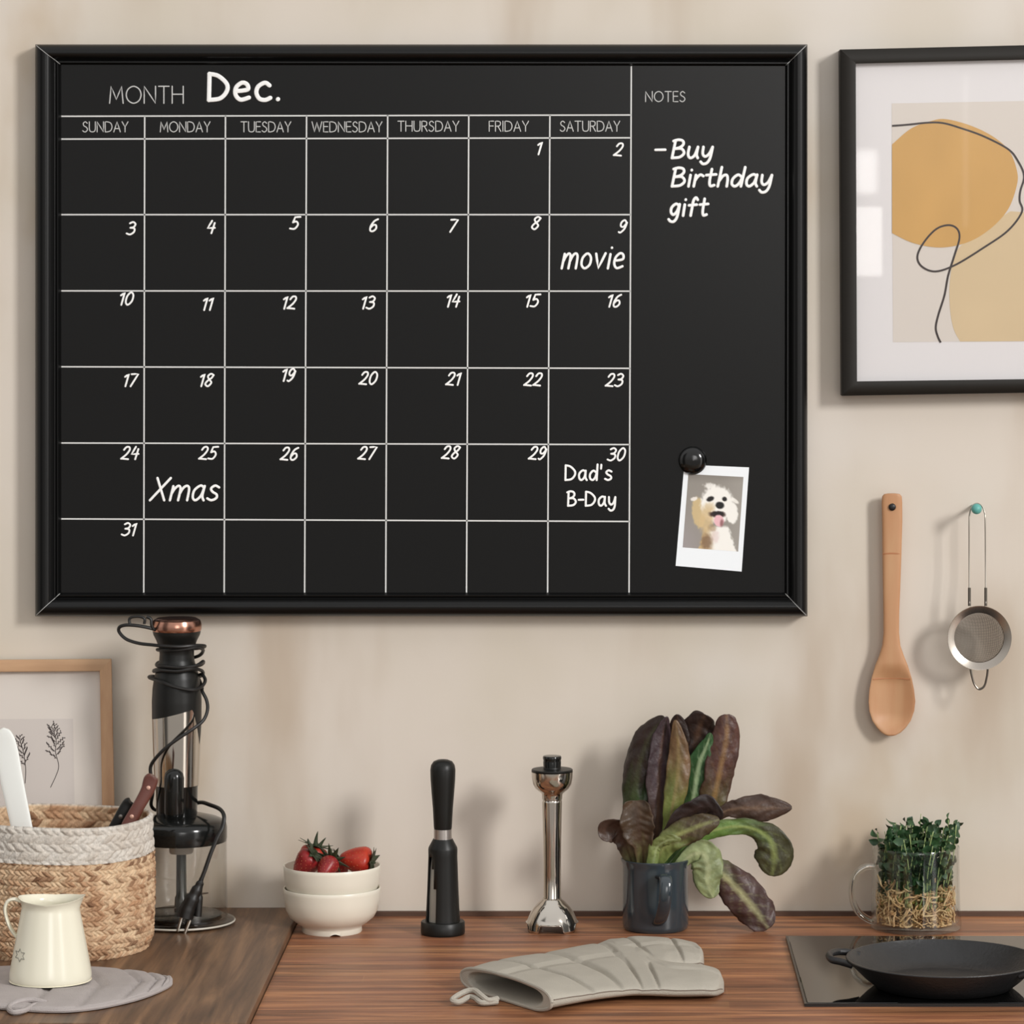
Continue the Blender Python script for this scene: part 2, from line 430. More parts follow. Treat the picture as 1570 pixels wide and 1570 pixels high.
# strainer gauze: fine woven wire, procedural openings
def gauze():
    m = bpy.data.materials.new('wire_gauze'); m.use_nodes = True; t = m.node_tree; b = t.nodes['Principled BSDF']
    b.inputs['Base Color'].default_value = (*lin((118, 111, 102)), 1); b.inputs['Metallic'].default_value = .5; b.inputs['Roughness'].default_value = .75
    co = t.nodes.new('ShaderNodeTexCoord'); sx = t.nodes.new('ShaderNodeSeparateXYZ'); t.links.new(co.outputs['Object'], sx.inputs[0])
    def saw(o):
        a = t.nodes.new('ShaderNodeMath'); a.operation = 'MULTIPLY'; a.inputs[1].default_value = 1/.0011; t.links.new(o, a.inputs[0])
        f = t.nodes.new('ShaderNodeMath'); f.operation = 'FRACT'; t.links.new(a.outputs[0], f.inputs[0])
        g = t.nodes.new('ShaderNodeMath'); g.operation = 'GREATER_THAN'; g.inputs[1].default_value = .42; t.links.new(f.outputs[0], g.inputs[0]); return g.outputs[0]
    mu = t.nodes.new('ShaderNodeMath'); mu.operation = 'MULTIPLY'; t.links.new(saw(sx.outputs[0]), mu.inputs[0]); t.links.new(saw(sx.outputs[2]), mu.inputs[1])
    iv = t.nodes.new('ShaderNodeMath'); iv.operation = 'SUBTRACT'; iv.inputs[0].default_value = 1; t.links.new(mu.outputs[0], iv.inputs[1])
    t.links.new(iv.outputs[0], b.inputs['Alpha'])
    return m
M['gauze'] = gauze()

# ------------------------------------------------------------------ structure
tag(MB().box((-2.6, 0, -.9), (2.6, .12, 2.2)).obj('wall_back', M['wall'], smooth=False), kind='structure')
tag(MB().box((-2.6, -3.9, -.95), (2.6, .12, -.9)).obj('floor', M['floor'], smooth=False), kind='structure')
XJ = CP(447, 1432).x
tag(MB().box((XJ+.001, -.008, 0.0), (1.8, 0, .0055)).obj('dark_strip_1', M['strip_brown'], smooth=False), kind='structure')  # thin dark brown strip along the back edge of the worktop
o = MB().box((XJ+.0012, -.69, -.04), (1.8, -.0005, 0)).obj('worktop', M['wood'], loc=(.3, -.35, 0), smooth=False)
tag(o, 'reddish brown wooden worktop carrying the bowl, pan and hob', 'worktop')
o = MB().box((-1.6, -.69, -.04), (XJ, -.0005, .0098)).obj('worktop', M['wood_left'], loc=(-.9, -.35, 0), smooth=False, bevel=.0012)
tag(o, 'darker brown worktop section on the left under basket and jug', 'worktop')
ZL = .0098

# ------------------------------------------------------------------ mitred frames
def frame_rails(root, outer, inner, prof, mp, mats, seam=None, names='frame_rail'):
    # outer, inner: TL, TR, BR, BL in pixels; prof: (t, height off wall); mp(px, py, h) -> point
    for k in range(4):
        a, b = k, (k+1) % 4
        rows = []
        for t, h in prof:
            rows.append([mp(outer[i][0]+(inner[i][0]-outer[i][0])*t, outer[i][1]+(inner[i][1]-outer[i][1])*t, h) for i in (a, b)])
        mb = MB().grid(rows)
        m = mats[k] if isinstance(mats, list) else mats
        if seam:
            pts = []
            for t, h in prof[2:-1]:
                pts.append(mp(outer[a][0]+(inner[a][0]-outer[a][0])*t, outer[a][1]+(inner[a][1]-outer[a][1])*t, h))
            mb.tube([p+Vector((0, -.0003, 0)) for p in pts], .0006, 5, 1)
        mb.obj(names, [m, M['seam']] if seam else m, root, angle=50)

# ------------------------------------------------------------------ calendar board
BD = .025                                # nominal depth of the board front
root = thing('calendar_board', 'large black framed monthly calendar board with white handwriting on the wall', 'calendar', P(646, 945, 0))
mpb = lambda x, y, h: P(x, y, BD)+Vector((0, BD-h-(.0125 if h > .0006 else 0), 0))
O4 = [(54, 68), (1238, 68), (1238, 945), (54, 945)]
I4 = [(93, 99), (1204, 101), (1203, 909), (93, 909)]
prof = [(0, .0005), (0, .012), (.06, .0165), (.14, .0195), (.28, .0215), (.42, .0222), (.54, .0208), (.66, .016), (.72, .0125), (.78, .0115), (.84, .0135), (.90, .0135), (.96, .0105), (1.0, .0065)]
frame_rails(root, O4, I4, prof, mpb, M['black_frame'], seam=True)
mb = MB()
PF = .0193
a, b = P(84, 92, BD), P(1212, 917, BD)
mb.box((a.x, -PF, b.z), (b.x, -.001, a.z)); mb.obj('panel', M['board'], root, smooth=False)
# the panel front is PF off the wall but the writing is laid out at its own depth
def BP(x, y, lift=.0002):
    p = P(x, y, BD); return Vector((p.x, -PF-lift, p.z))
def strip(mb, x0, y0, x1, y1, wpx):
    a, b = BP(x0, y0), BP(x1, y1); t = (b-a).normalized(); n = Vector((-t.z, 0, t.x))*wpx*.5*S(BD)
    k = Vector((0, .0002, 0))
    vs = [a-n, b-n, b+n, a+n]; vs = vs+[v+k for v in vs]
    mb.add(vs, [(0, 1, 2, 3), (7, 6, 5, 4), (0, 4, 5, 1), (1, 5, 6, 2), (2, 6, 7, 3), (3, 7, 4, 0)])
vert = [(221, 178, 219.5, 909), (345, 177, 343, 909), (469.5, 177, 466.5, 909), (594, 176, 591, 909), (718.5, 176, 715, 909), (843, 176, 839.5, 909), (968, 101, 964.5, 909)]
hor = [(93, 178, 967.5, 176), (93, 213, 967, 211), (93, 329, 967, 329), (93, 446, 966.5, 446.5), (93, 562.5, 966, 565), (93, 679.5, 965.5, 682), (93, 796, 965, 800)]
mb = MB()
for q in vert+hor: strip(mb, *q, 2.2)
mb.obj('grid_lines', M['line'], root, smooth=False)

GH = {  # handwriting: width, strokes ('l' straight, 'c' smooth, 'o' closed)
 'D': (.72, [('l', [(0, 0), (.02, 1)]), ('c', [(.02, 1), (.34, .92), (.64, .62), (.64, .33), (.4, .06), (0, 0)])]),
 'e': (.56, [('c', [(.06, .34), (.3, .36), (.49, .42), (.45, .6), (.27, .66), (.06, .48), (.04, .2), (.22, .01), (.52, .09)])]),
 'c': (.54, [('c', [(.5, .56), (.34, .66), (.1, .52), (.03, .28), (.14, .05), (.35, 0), (.53, .08)])]),
 '.': (.14, [('l', [(.07, .03), (.071, .031)])]),
 'm': (.84, [('l', [(.05, .63), (.02, 0)]), ('c', [(.03, .28), (.15, .54), (.3, .65), (.4, .5), (.39, 0)]), ('c', [(.4, .28), (.52, .56), (.68, .65), (.79, .5), (.8, 0)])]),
 'o': (.56, [('o', [(.28, .65), (.05, .46), (.05, .16), (.26, 0), (.5, .17), (.5, .48)])]),
 'v': (.52, [('l', [(0, .64), (.25, 0), (.52, .66)])]),
 'i': (.14, [('l', [(.08, .62), (.07, 0)]), ('l', [(.10, .90), (.101, .905)])]),
 'X': (.74, [('l', [(.14, 1), (.64, 0)]), ('l', [(.74, 1), (0, 0)])]),
 'a': (.56, [('c', [(.48, .56), (.3, .66), (.06, .45), (.05, .13), (.2, 0), (.4, .2), (.48, .56)]), ('c', [(.49, .64), (.47, .2), (.56, 0)])]),
 's': (.46, [('c', [(.45, .58), (.26, .66), (.1, .53), (.2, .38), (.4, .26), (.42, .1), (.22, 0), (.02, .08)])]),
 'B': (.6, [('l', [(.02, 0), (.06, 1)]), ('c', [(-.03, .96), (.2, 1.03), (.42, .97), (.48, .78), (.34, .6), (.08, .52)]), ('c', [(.08, .52), (.42, .52), (.58, .28), (.4, .05), (.02, 0)])]),
 'u': (.54, [('c', [(.04, .62), (.03, .22), (.16, 0), (.36, .14), (.47, .62)]), ('c', [(.47, .62), (.46, .2), (.54, 0)])]),
 'y': (.52, [('c', [(.04, .62), (.06, .24), (.2, .08), (.38, .24), (.5, .62)]), ('c', [(.5, .62), (.46, 0), (.34, -.28), (.15, -.34), (.02, -.22)])]),
 'r': (.42, [('l', [(.06, .62), (.04, 0)]), ('c', [(.05, .3), (.15, .52), (.28, .64), (.42, .57)])]),
 't': (.46, [('c', [(.22, .95), (.2, .3), (.27, .02), (.45, .06)]), ('l', [(0, .62), (.46, .66)])]),
 'h': (.5, [('l', [(.08, 1.06), (.03, 0)]), ('c', [(.05, .28), (.2, .57), (.37, .62), (.45, .4), (.46, 0)])]),
 'd': (.56, [('c', [(.48, .5), (.28, .64), (.06, .42), (.05, .12), (.22, 0), (.4, .18), (.5, .5)]), ('l', [(.56, 1.06), (.5, 0)])]),
 'g': (.52, [('c', [(.48, .56), (.28, .66), (.06, .46), (.06, .18), (.22, .05), (.4, .24), (.48, .56)]), ('c', [(.5, .64), (.45, -.05), (.3, -.33), (.1, -.33), (-.02, -.22)])]),
 'f': (.44, [('c', [(.46, .9), (.34, 1.02), (.22, .85), (.19, .4), (.17, 0)]), ('l', [(.0, .58), (.44, .62)])]),
 '-': (.34, [('l', [(.02, .42), (.34, .43)])]),
 "'": (.14, [('l', [(.08, 1.04), (.06, .78)])]),
 '0': (.6, [('o', [(.3, 1), (.06, .7), (.06, .22), (.28, 0), (.54, .3), (.54, .78)])]),
 '1': (.3, [('l', [(.0, .76), (.25, 1), (.22, 0)])]),
 '2': (.58, [('c', [(.06, .76), (.2, .97), (.44, .97), (.52, .74), (.34, .38), (.0, .04)]), ('l', [(.0, .05), (.58, .0)])]),
 '3': (.56, [('c', [(.05, .9), (.28, 1), (.5, .84), (.42, .6), (.18, .54)]), ('c', [(.18, .54), (.5, .48), (.54, .2), (.28, 0), (.0, .08)])]),
 '4': (.58, [('l', [(.22, 1), (.02, .4), (.58, .43)]), ('l', [(.47, .82), (.42, 0)])]),
 '5': (.58, [('l', [(.58, 1), (.18, .98), (.11, .56)]), ('c', [(.11, .56), (.38, .62), (.54, .36), (.36, .04), (.0, .06)])]),
 '6': (.54, [('c', [(.48, .97), (.22, .8), (.05, .4), (.1, .06), (.32, 0), (.52, .22), (.44, .48), (.24, .5), (.07, .3)])]),
 '7': (.56, [('l', [(.02, .97), (.56, 1), (.18, 0)])]),
 '8': (.56, [('c', [(.54, .9), (.3, 1), (.1, .82), (.24, .57), (.5, .3), (.3, 0), (.04, .16), (.14, .42), (.42, .66), (.54, .9)])]),
 '9': (.54, [('c', [(.5, .76), (.3, 1), (.08, .82), (.1, .52), (.32, .46), (.5, .76)]), ('c', [(.52, .8), (.44, .3), (.2, 0), (.06, .04)])]),
}
GP = {  # thin printed capitals
 'M': (.86, [('l', [(0, 0), (.1, 1), (.43, .22), (.76, 1), (.86, 0)])]),
 'O': (.94, [('o', [(.47, 1), (.13, .84), (0, .5), (.13, .16), (.47, 0), (.81, .16), (.94, .5), (.81, .84)])]),
 'N': (.72, [('l', [(0, 0), (0, 1), (.72, 0), (.72, 1)])]),
 'T': (.66, [('l', [(0, 1), (.66, 1)]), ('l', [(.33, 1), (.33, 0)])]),
 'H': (.7, [('l', [(0, 0), (0, 1)]), ('l', [(.7, 0), (.7, 1)]), ('l', [(0, .53), (.7, .53)])]),
 'S': (.54, [('c', [(.5, .86), (.3, 1), (.07, .86), (.12, .62), (.4, .46), (.53, .24), (.36, .02), (.15, .01), (.0, .12)])]),
 'U': (.68, [('l', [(0, 1), (0, .36)]), ('c', [(0, .36), (.08, .08), (.34, 0), (.6, .08), (.68, .36)]), ('l', [(.68, .36), (.68, 1)])]),
 'D': (.76, [('l', [(0, 0), (0, 1), (.22, 1)]), ('c', [(.22, 1), (.6, .88), (.76, .5), (.6, .12), (.22, 0)]), ('l', [(.22, 0), (0, 0)])]),
 'A': (.74, [('l', [(0, 0), (.37, 1), (.74, 0)]), ('l', [(.13, .33), (.61, .33)])]),
 'Y': (.66, [('l', [(0, 1), (.33, .48), (.66, 1)]), ('l', [(.33, .48), (.33, 0)])]),
 'E': (.5, [('l', [(.5, 1), (0, 1), (0, 0), (.5, 0)]), ('l', [(0, .53), (.46, .53)])]),
 'W': (1.1, [('l', [(0, 1), (.28, 0), (.55, .95), (.82, 0), (1.1, 1)])]),
 'R': (.58, [('l', [(0, 0), (0, 1), (.26, 1)]), ('c', [(.26, 1), (.52, .9), (.5, .6), (.26, .5)]), ('l', [(.26, .5), (0, .5)]), ('l', [(.26, .5), (.58, 0)])]),
 'F': (.48, [('l', [(.48, 1), (0, 1), (0, 0)]), ('l', [(0, .52), (.44, .52)])]),
 'I': (.06, [('l', [(.03, 0), (.03, 1)])]),
}
def write(text, font, base, cap, x0=None, x1=None, cx=None, xs=1.0, track=.14, slant=0.0, thick=3.0, name='handwritten_word', material=None, label=None, tilt=0.0):
    pen = 0; strokes = []
    for ch in text:
        wd, st = font[ch]
        for kind, pts in st:
            q = [(pen+x+slant*y, y) for x, y in pts]
            if kind == 'l': pp = [Vector((x, y, 0)) for x, y in q]
            else: pp = cr([(x, y, 0) for x, y in q], 6, kind == 'o')
            strokes.append(pp)
        pen += wd+track
    xmin = min(p.x for s in strokes for p in s); xmax = max(p.x for s in strokes for p in s)
    capx = cap
    if x0 is not None:
        sx = (x1-x0-thick)/(xmax-xmin); ox = x0+thick/2-xmin*sx
    else:
        sx = cap*xs; ox = cx-(xmin+xmax)/2*sx
    mb = MB()
    mid = (xmin+xmax)/2
    for s in strokes:
        pts = [BP(ox+p.x*sx, base-p.y*capx-tilt*(p.x-mid)*sx, .0001) for p in s]
        dense = [pts[0]]
        for a, b in zip(pts, pts[1:]): dense += [a.lerp(b, .5), b]
        mb.tube(dense, thick/2*S(BD), 8, 0, True, flat=.16, round_=True)
    o = mb.obj(name, material or M['chalk'], root, angle=None)
    if label: o['label'] = label
    return o
pt = M['print_thin']
write('MONTH', GP, 158, 26, 166, 281, track=.2, thick=2.0, name='printed_heading', material=pt, label='thin printed word MONTH')
for s, a, b in (('SUNDAY', 125, 196), ('MONDAY', 244, 322), ('TUESDAY', 368, 446), ('WEDNESDAY', 477, 586), ('THURSDAY', 609, 704), ('FRIDAY', 749, 811), ('SATURDAY', 858, 951)):
    write(s, GP, 202 if a < 500 else 201, 15.5, a, b, track=.2, thick=1.6, name='weekday_name', material=pt, label='thin printed word '+s)
write('NOTES', GP, 155.5, 15.5, 989, 1051, track=.22, thick=1.6, name='printed_heading', material=pt, label='thin printed word NOTES')
write('Dec.', GH, 153, 40, 316, 429, track=.2, thick=7.0, label='bold handwritten word Dec.')
nums = {1: (828, 227), 2: (948, 229), 3: (200, 350), 4: (323, 348), 5: (452, 342), 6: (573, 345), 7: (696, 346), 8: (822, 342), 9: (955, 347), 10: (194, 458), 11: (319, 466), 12: (444, 464), 13: (565, 464), 14: (695, 461), 15: (818, 461), 16: (943, 461), 17: (201, 583), 18: (317, 583), 19: (443, 575), 20: (564, 580), 21: (695, 581), 22: (817, 582), 23: (942, 583), 24: (198, 695), 25: (319, 695), 26: (443, 696), 27: (563, 695), 28: (691, 694), 29: (824, 695), 30: (945, 697), 31: (197, 812)}
for k, (x, y) in nums.items():
    write(str(k), GH, y+9.5, 19, cx=x, xs=1.02 if k < 10 else .98, track=.17, slant=.26, thick=3.0, name='handwritten_date', label='white handwritten number %d' % k)
write('movie', GH, 411.5, 35, 859, 958, track=.2, slant=.22, thick=4.0, label='handwritten word movie')
write('Xmas', GH, 767.5, 34, 227, 337, track=.14, slant=.2, thick=4.0, label='handwritten word Xmas')
write("Dad's", GH, 736.5, 22.5, 865, 939, track=.18, thick=3.4, label="handwritten word Dad's")
write('B-Day', GH, 776, 21.5, 868, 945, track=.18, thick=3.4, label='handwritten word B-Day')
write('-', GH, 241, 27, 1003, 1022, thick=4.2, name='handwritten_dash', label='handwritten dash')
write('Buy', GH, 242, 27, 1028, 1095, track=.16, slant=.14, thick=4.6, label='handwritten word Buy')
write('Birthday', GH, 285.5, 27.5, 1028, 1186, track=.14, slant=.14, thick=4.6, label='handwritten word Birthday')
write('gift', GH, 330.5, 27, 1023, 1088, track=.2, slant=.14, thick=4.6, label='handwritten word gift')

# ------------------------------------------------------------------ instant photo and magnet
def ZP(zx, zy): return (1010+zx/7.135, 670+zy/7.135)
card = [ZP(280, 305), ZP(990, 335), ZP(908, 1475), ZP(185, 1412)]
root = thing('instant_photo', 'white bordered instant photo of a white dog on the black board', 'photo', BP(*card[2], .0005))
def bil(q, u, v):
    return tuple((q[0][i]*(1-u)+q[1][i]*u)*(1-v)+(q[3][i]*(1-u)+q[2][i]*u)*v for i in (0, 1))
CT = .0006
rows = []
for j in range(11):
    v = j/10; lift = .0006+.0012*v*v
    rows.append([BP(*bil(card, i/4, v), lift) for i in range(5)])
MB().grid(rows).obj('photo_card', M['card'], root, solid=.0005, smooth=False)
def dogcol(x, y):
    n = mnoise.noise(Vector((x*.02, y*.02, 3)))
    n2 = mnoise.noise(Vector((x*.045, y*.03, 9)))
    bgc = Vector((150, 144, 136))+Vector((10, 8, 14))*ss(700, 1200, y)*ss(600, 250, x)-Vector((12, 12, 12))*ss(520, 420, y)+Vector((10, 10, 10))*ss(650, 900, x)
    c = bgc
    def el(cx, cy, rx, ry, rot=0, fz=.12, soft=.12):
        dx, dy = x-cx, y-cy; ca, sa = cos(rot), sin(rot)
        ex, ey = (dx*ca+dy*sa)/rx, (-dx*sa+dy*ca)/ry
        r = sqrt(ex*ex+ey*ey)+fz*n2
        return 1-ss(1-soft, 1+soft, r)
    def lay(c, k, a): return c+(Vector(k)-c)*a
    white = (250, 247, 240); tan = (208, 184, 138)
    # chest
    body = ss(960, 1000, y)*(1-ss(0, 26, abs(x-(630+.03*(y-960)))-(110+.30*(y-960))-18*n2))
    bc = Vector(white).lerp(Vector((200, 172, 126)), 1-ss(480, 640, x+30*n)).lerp(Vector((122, 92, 66)), .75*el(525, 1150, 60, 85, 0, .3, .4))
    c = lay(c, bc, body)
    c = lay(c, (226, 200, 196), .5*el(620, 1090, 40, 70, 0, .3, .5))
    c = lay(c, tan, el(440, 830, 75, 165, -.1))
    c = lay(c, (246, 240, 232), .95*el(385, 680, 40, 20, -.25, .3, .3))
    c = lay(c, white, el(800, 830, 68, 120, -.1))
    c = lay(c, (240, 236, 228), el(835, 700, 48, 20, .7, .3, .3))
    c = lay(c, white, el(640, 740, 180, 200))
    c = lay(c, white, .9*el(575, 545, 70, 34, .2, .5, .4))
    c = lay(c, (216, 188, 140), .85*el(520, 900, 75, 130, .25, .3, .4))
    c = lay(c, (216, 192, 150), .7*el(545, 780, 70, 55, -.5, .3, .5))
    c = lay(c, (150, 118, 80), .5*el(585, 1000, 45, 35, 0, .3, .5))
    c = lay(c, (60, 40, 32), el(640, 850, 90, 34, .05, .2, .3))
    c = lay(c, (20, 14, 12), el(650, 840, 60, 26, 0, .1, .4))
    c = lay(c, (240, 190, 196), el(660, 920, 54, 66, -.25, .08))
    c = lay(c, (120, 70, 70), .7*el(690, 945, 18, 40, .1, .1, .5))
    c = lay(c, (14, 12, 12), el(670, 750, 46, 38, .1, .06, .2))
    c = lay(c, (20, 16, 14), el(565, 680, 42, 26, -.4, .08, .25))
    c = lay(c, (20, 16, 14), el(722, 682, 27, 24, .4, .08, .25))
    return lin(tuple(min(255, max(0, q)) for q in c))
q4 = [(325, 408), (928, 440), (870, 1256), (262, 1210)]
rows, cols = [], []
for j in range(97):
    v = j/96; r, cc = [], []
    for i in range(73):
        u = i/72
        x, y = bil(q4, u, v)
        vv = (y-360)/1080
        r.append(BP(*ZP(x, y), .0006+.0012*vv*vv+.0004)); cc.append(dogcol(x, y))
    rows.append(r); cols.append(cc)
o = MB().grid(rows, cols=cols).obj('dog_print', M['paint'], root)
o['label'] = 'printed picture of a fluffy white dog with its tongue out'
mc = P(1062, 706, PF+.001)
mb = MB()
r0 = 21.5*S(.01)
xfy = lambda p: Vector((p.x, -p.z, p.y))
mb.lathe([(0.0001, .0095), (r0*.35, .0092), (r0*.62, .0080), (r0*.85, .0056), (r0*.97, .0030), (r0, .0018), (r0, 0)], (mc.x, -PF-.0013, mc.z), 40, xf=xfy)
o = mb.obj('magnet', M['magnet'], loc=(mc.x, -PF-.001, mc.z))
tag(o, 'round glossy black magnet holding the dog photo to the board', 'magnet')

# ------------------------------------------------------------------ abstract picture on the right
root = thing('framed_picture', 'charcoal framed abstract print with ochre shape, hanging right of the board', 'picture', P(1500, 603, 0))
PD = .030
mpp = lambda x, y, h: P(x, y, PD)+Vector((0, PD-h-(.012 if h > .0006 else 0), 0))
O4 = [(1288, 76), (1712, 66), (1714, 600), (1291, 607)]
I4 = [(1312, 97), (1690, 88), (1692, 580), (1314, 585)]
frame_rails(root, O4, I4, [(0, .0005), (0, .0185), (.05, .0195), (.93, .0195), (1, .0185), (1, .008)], mpp, M['pframe'])
def PPt(x, y, h): 
    p = P(x, y, PD); return Vector((p.x, -h-.012, p.z))
MB().poly([PPt(*q, .0085) for q in ((1306, 90), (1700, 80), (1700, 590), (1308, 592))][::-1]).obj('mat_board', M['mat_white'], root, smooth=False)
mb = MB()
mb.poly([PPt(*q, .0087) for q in ((1368, 158), (1640, 153), (1641, 522), (1370, 525))][::-1], 0)
MX, MY = 1260, 40; ZS = 2.616
def zq(pts): return [(MX+a/ZS, MY+b/ZS) for a, b in pts]
blob2 = cr([(p[0], p[1], 0) for p in zq([(760, 742), (640, 820), (545, 900), (518, 1010), (516, 1120), (530, 1210), (558, 1266)])], 8)
pts = [PPt(p.x, p.y, .0089) for p in blob2]+[PPt(1640, 523, .0089), PPt(1640, 330, .0089)]
mb.poly(pts, 2)
blob = cr([(p[0], p[1], 0) for p in zq([(284, 474), (360, 410), (440, 380), (500, 372), (600, 398), (690, 442), (755, 500), (786, 580), (785, 640), (750, 735), (680, 812), (590, 866), (480, 888), (370, 870), (284, 830)])], 8)
mb.poly([PPt(p.x, p.y, .0091) for p in blob][::-1], 1)
ln = cr([(p[0], p[1], 0) for p in zq([(284, 399), (350, 394), (430, 386), (490, 388), (560, 408), (650, 440), (750, 492), (790, 540), (815, 600), (800, 660), (797, 700), (806, 745), (750, 820), (650, 890), (540, 957), (460, 984), (405, 965), (386, 925), (410, 870), (460, 815), (510, 798), (545, 812), (555, 850), (535, 920), (510, 1000), (495, 1080), (470, 1160), (460, 1210), (468, 1245), (480, 1270)])], 6)
mb.tube([PPt(p.x, p.y, .0092) for p in ln], 1.7*S(PD), 6, 3, True, flat=.08)
mb.obj('abstract_print', [M['paper'], M['ochre'], M['beige'], M['ink']], root, smooth=False)
mb = MB(); mb.poly([PPt(*q, .0125) for q in ((1312, 97), (1690, 88), (1692, 580), (1314, 585))][::-1])
mb.obj('glass_pane', M['pane'], root, smooth=False)

# ------------------------------------------------------------------ oak framed botanical print on the left, leaning on the wall
root = thing('framed_picture', 'pale oak framed botanical print leaning on the wall behind the woven basket', 'picture', CP(100, 1400, ZL))
zb, zt_ = ZL+.001, P(0, 1010, .012).z
def lean_d(z, h): return .006+.052*(1-(z-zb)/(zt_-zb))+h
def mpl(x, y, h):
    d = .03
    for _ in range(6): d = lean_d(P(x, y, d).z, h)
    return P(x, y, d)
yb = 1402
O4 = [(-226, 1013), (171, 1010), (179, yb), (-236, yb)]
I4 = [(-207, 1032), (153, 1029), (159, yb-20), (-216, yb-20)]
frame_rails(root, O4, I4, [(0, 0), (0, .012), (.06, .014), (.94, .014), (1, .013), (1, .004)], mpl, [M['oak_h'], M['oak'], M['oak_h'], M['oak']])
MB().poly([mpl(*q, .005) for q in ((-210, 1026), (157, 1024), (163, yb-16), (-220, yb-16))][::-1]).obj('mat_board', M['mat_grey'], root, smooth=False)
mb = MB()
mb.poly([mpl(*q, .0053) for q in ((-160, 1103), (112, 1102), (116, yb-70), (-165, yb-70))][::-1], 0)
def sprig(stem, n, ln, seed, top):
    rnd = random.Random(seed)
    pts = cr([(x, y, 0) for x, y in stem], 8)
    mb.tube([mpl(p.x, p.y, .0055) for p in pts], .55*S(.03), 5, 1, flat=.2)
    for k in range(n):
        i = int(len(pts)*(top+(1-top)*k/n)); i = min(i, len(pts)-2)
        p = pts[i]; t = (pts[i+1]-pts[i]).normalized()
        sd = 1 if k % 2 else -1
        a = atan2(t.y, t.x)+sd*(.5+.4*rnd.random()); q = ln*(1-.7*k/n)
        e = p+Vector((cos(a), sin(a), 0))*q
        if q > 5:
            mb.tube([mpl(p.x, p.y, .0055), mpl(e.x, e.y, .0055)], .4*S(.03), 4, 1, flat=.2)
        for m_ in range(max(1, int(q/2.2))):
            f = (m_+1)/max(1, int(q/2.2)); c = p.lerp(e, f); b = a+rnd.choice((-1, 1))*.7
            c2 = c+Vector((cos(b), sin(b), 0))*3.2
            mb.tube([mpl(c.x, c.y, .0055), mpl((c.x+c2.x)/2, (c.y+c2.y)/2, .0055), mpl(c2.x, c2.y, .0055)], [.3*S(.03), .95*S(.03), .2*S(.03)], 5, 1, flat=.2)
def bz(pts): return [(x/4.758, 930+y/4.758) for x, y in pts]
sprig(bz([(368, 1320), (410, 1230), (428, 1160), (405, 1060), (410, 980), (395, 920), (375, 872)]), 16, 20, 3, .42)
sprig(bz([(182, 1290), (188, 1200), (180, 1120), (168, 1050), (150, 990), (140, 960)]), 12, 16, 5, .3)
sprig(bz([(-150, 1290), (-148, 1200), (-160, 1100), (-150, 1000), (-130, 900)]), 14, 20, 8, .4)
mb.obj('botanical_print', [M['paper_grey'], M['ink']], root, smooth=False)

# ------------------------------------------------------------------ wooden spoon
d0 = .018
root = thing('wooden_spoon', 'wooden spoon with a long flat handle hanging on the wall', 'spoon', P(1366, 1128, d0))
sp = [(756.5, 1367.5, 6), (757.5, 1367.5, 12), (761, 1367.5, 15), (770, 1367.5, 15.8), (800, 1368, 15.5), (850, 1367.5, 14.6), (900, 1367, 13.4), (940, 1366.5, 12.2), (970, 1366.5, 12), (990, 1366.5, 14), (1005, 1366.8, 19), (1020, 1366.8, 25), (1040, 1367, 31), (1058, 1367.2, 34.4), (1075, 1367.5, 36), (1090, 1367.3, 34.6), (1105, 1367, 29.5), (1116, 1366.5, 22), (1123, 1366, 15), (1127, 1365.5, 8), (1128.5, 1365.5, 2)]
rows = []
for i in range(len(sp)-1):
    for k in range(4):
        t = k/4; y = sp[i][0]*(1-t)+sp[i+1][0]*t; cx = sp[i][1]*(1-t)+sp[i+1][1]*t; hw = sp[i][2]*(1-t)+sp[i+1][2]*t
        bowl = ss(1015, 1050, y)*ss(1129, 1095, y)
        th = .0042*min(1, hw/9); s = S(d0)
        row = []
        for j in range(28):
            a = 2*pi*j/28
            ex = math.copysign(abs(cos(a))**.55, cos(a)); ez = math.copysign(abs(sin(a))**.75, sin(a))
            u = ex
            back = bowl*.010*(1-u*u)
            c = P(cx, y, d0)
            row.append(Vector((c.x+hw*s*u, c.y+back-th*ez, c.z)))
        rows.append(row)
def band_skip(i, j): return False
mb = MB(); mb.grid(rows[::-1], 0, True)
mb.add(rows[0], [tuple(range(28))]); mb.add(rows[-1], [tuple(range(28))[::-1]])
mb.obj('spoon_body', M['spoonwood'], root)
for yb_, hwb in ((848, 14.2), (1040, 31)):
    mb = MB()
    for k, yy in enumerate((yb_,)):
        pts = []
        for j in range(13):
            u = -.93+1.86*j/12
            bowl = ss(1015, 1050, yy)*ss(1129, 1095, yy); c = P(1367, yy+1.5*u*u, d0)
            pts.append(Vector((c.x+hwb*S(d0)*u, c.y+bowl*.010*(1-u*u)-.0042*(abs(1-abs(u)**3.2)**.37), c.z)))
        mb.tube(pts, 1.5*S(d0), 6, flat=.25)
    mb.obj('growth_ring_band', M['spoonband'], root)
pg = P(1367.5, 777, d0)
mb = MB(); mb.tube([(pg.x, .002, pg.z), (pg.x, pg.y-.0055, pg.z)], 4.6*S(d0), 16)
mb.ball((pg.x, pg.y-.0055, pg.z), 5.6*S(d0), .0022, 5.6*S(d0), 18)
o = mb.obj('wall_peg', M['black_peg'], loc=(pg.x, 0, pg.z)); tag(o, 'small black peg poking through the spoon handle hole', 'peg')

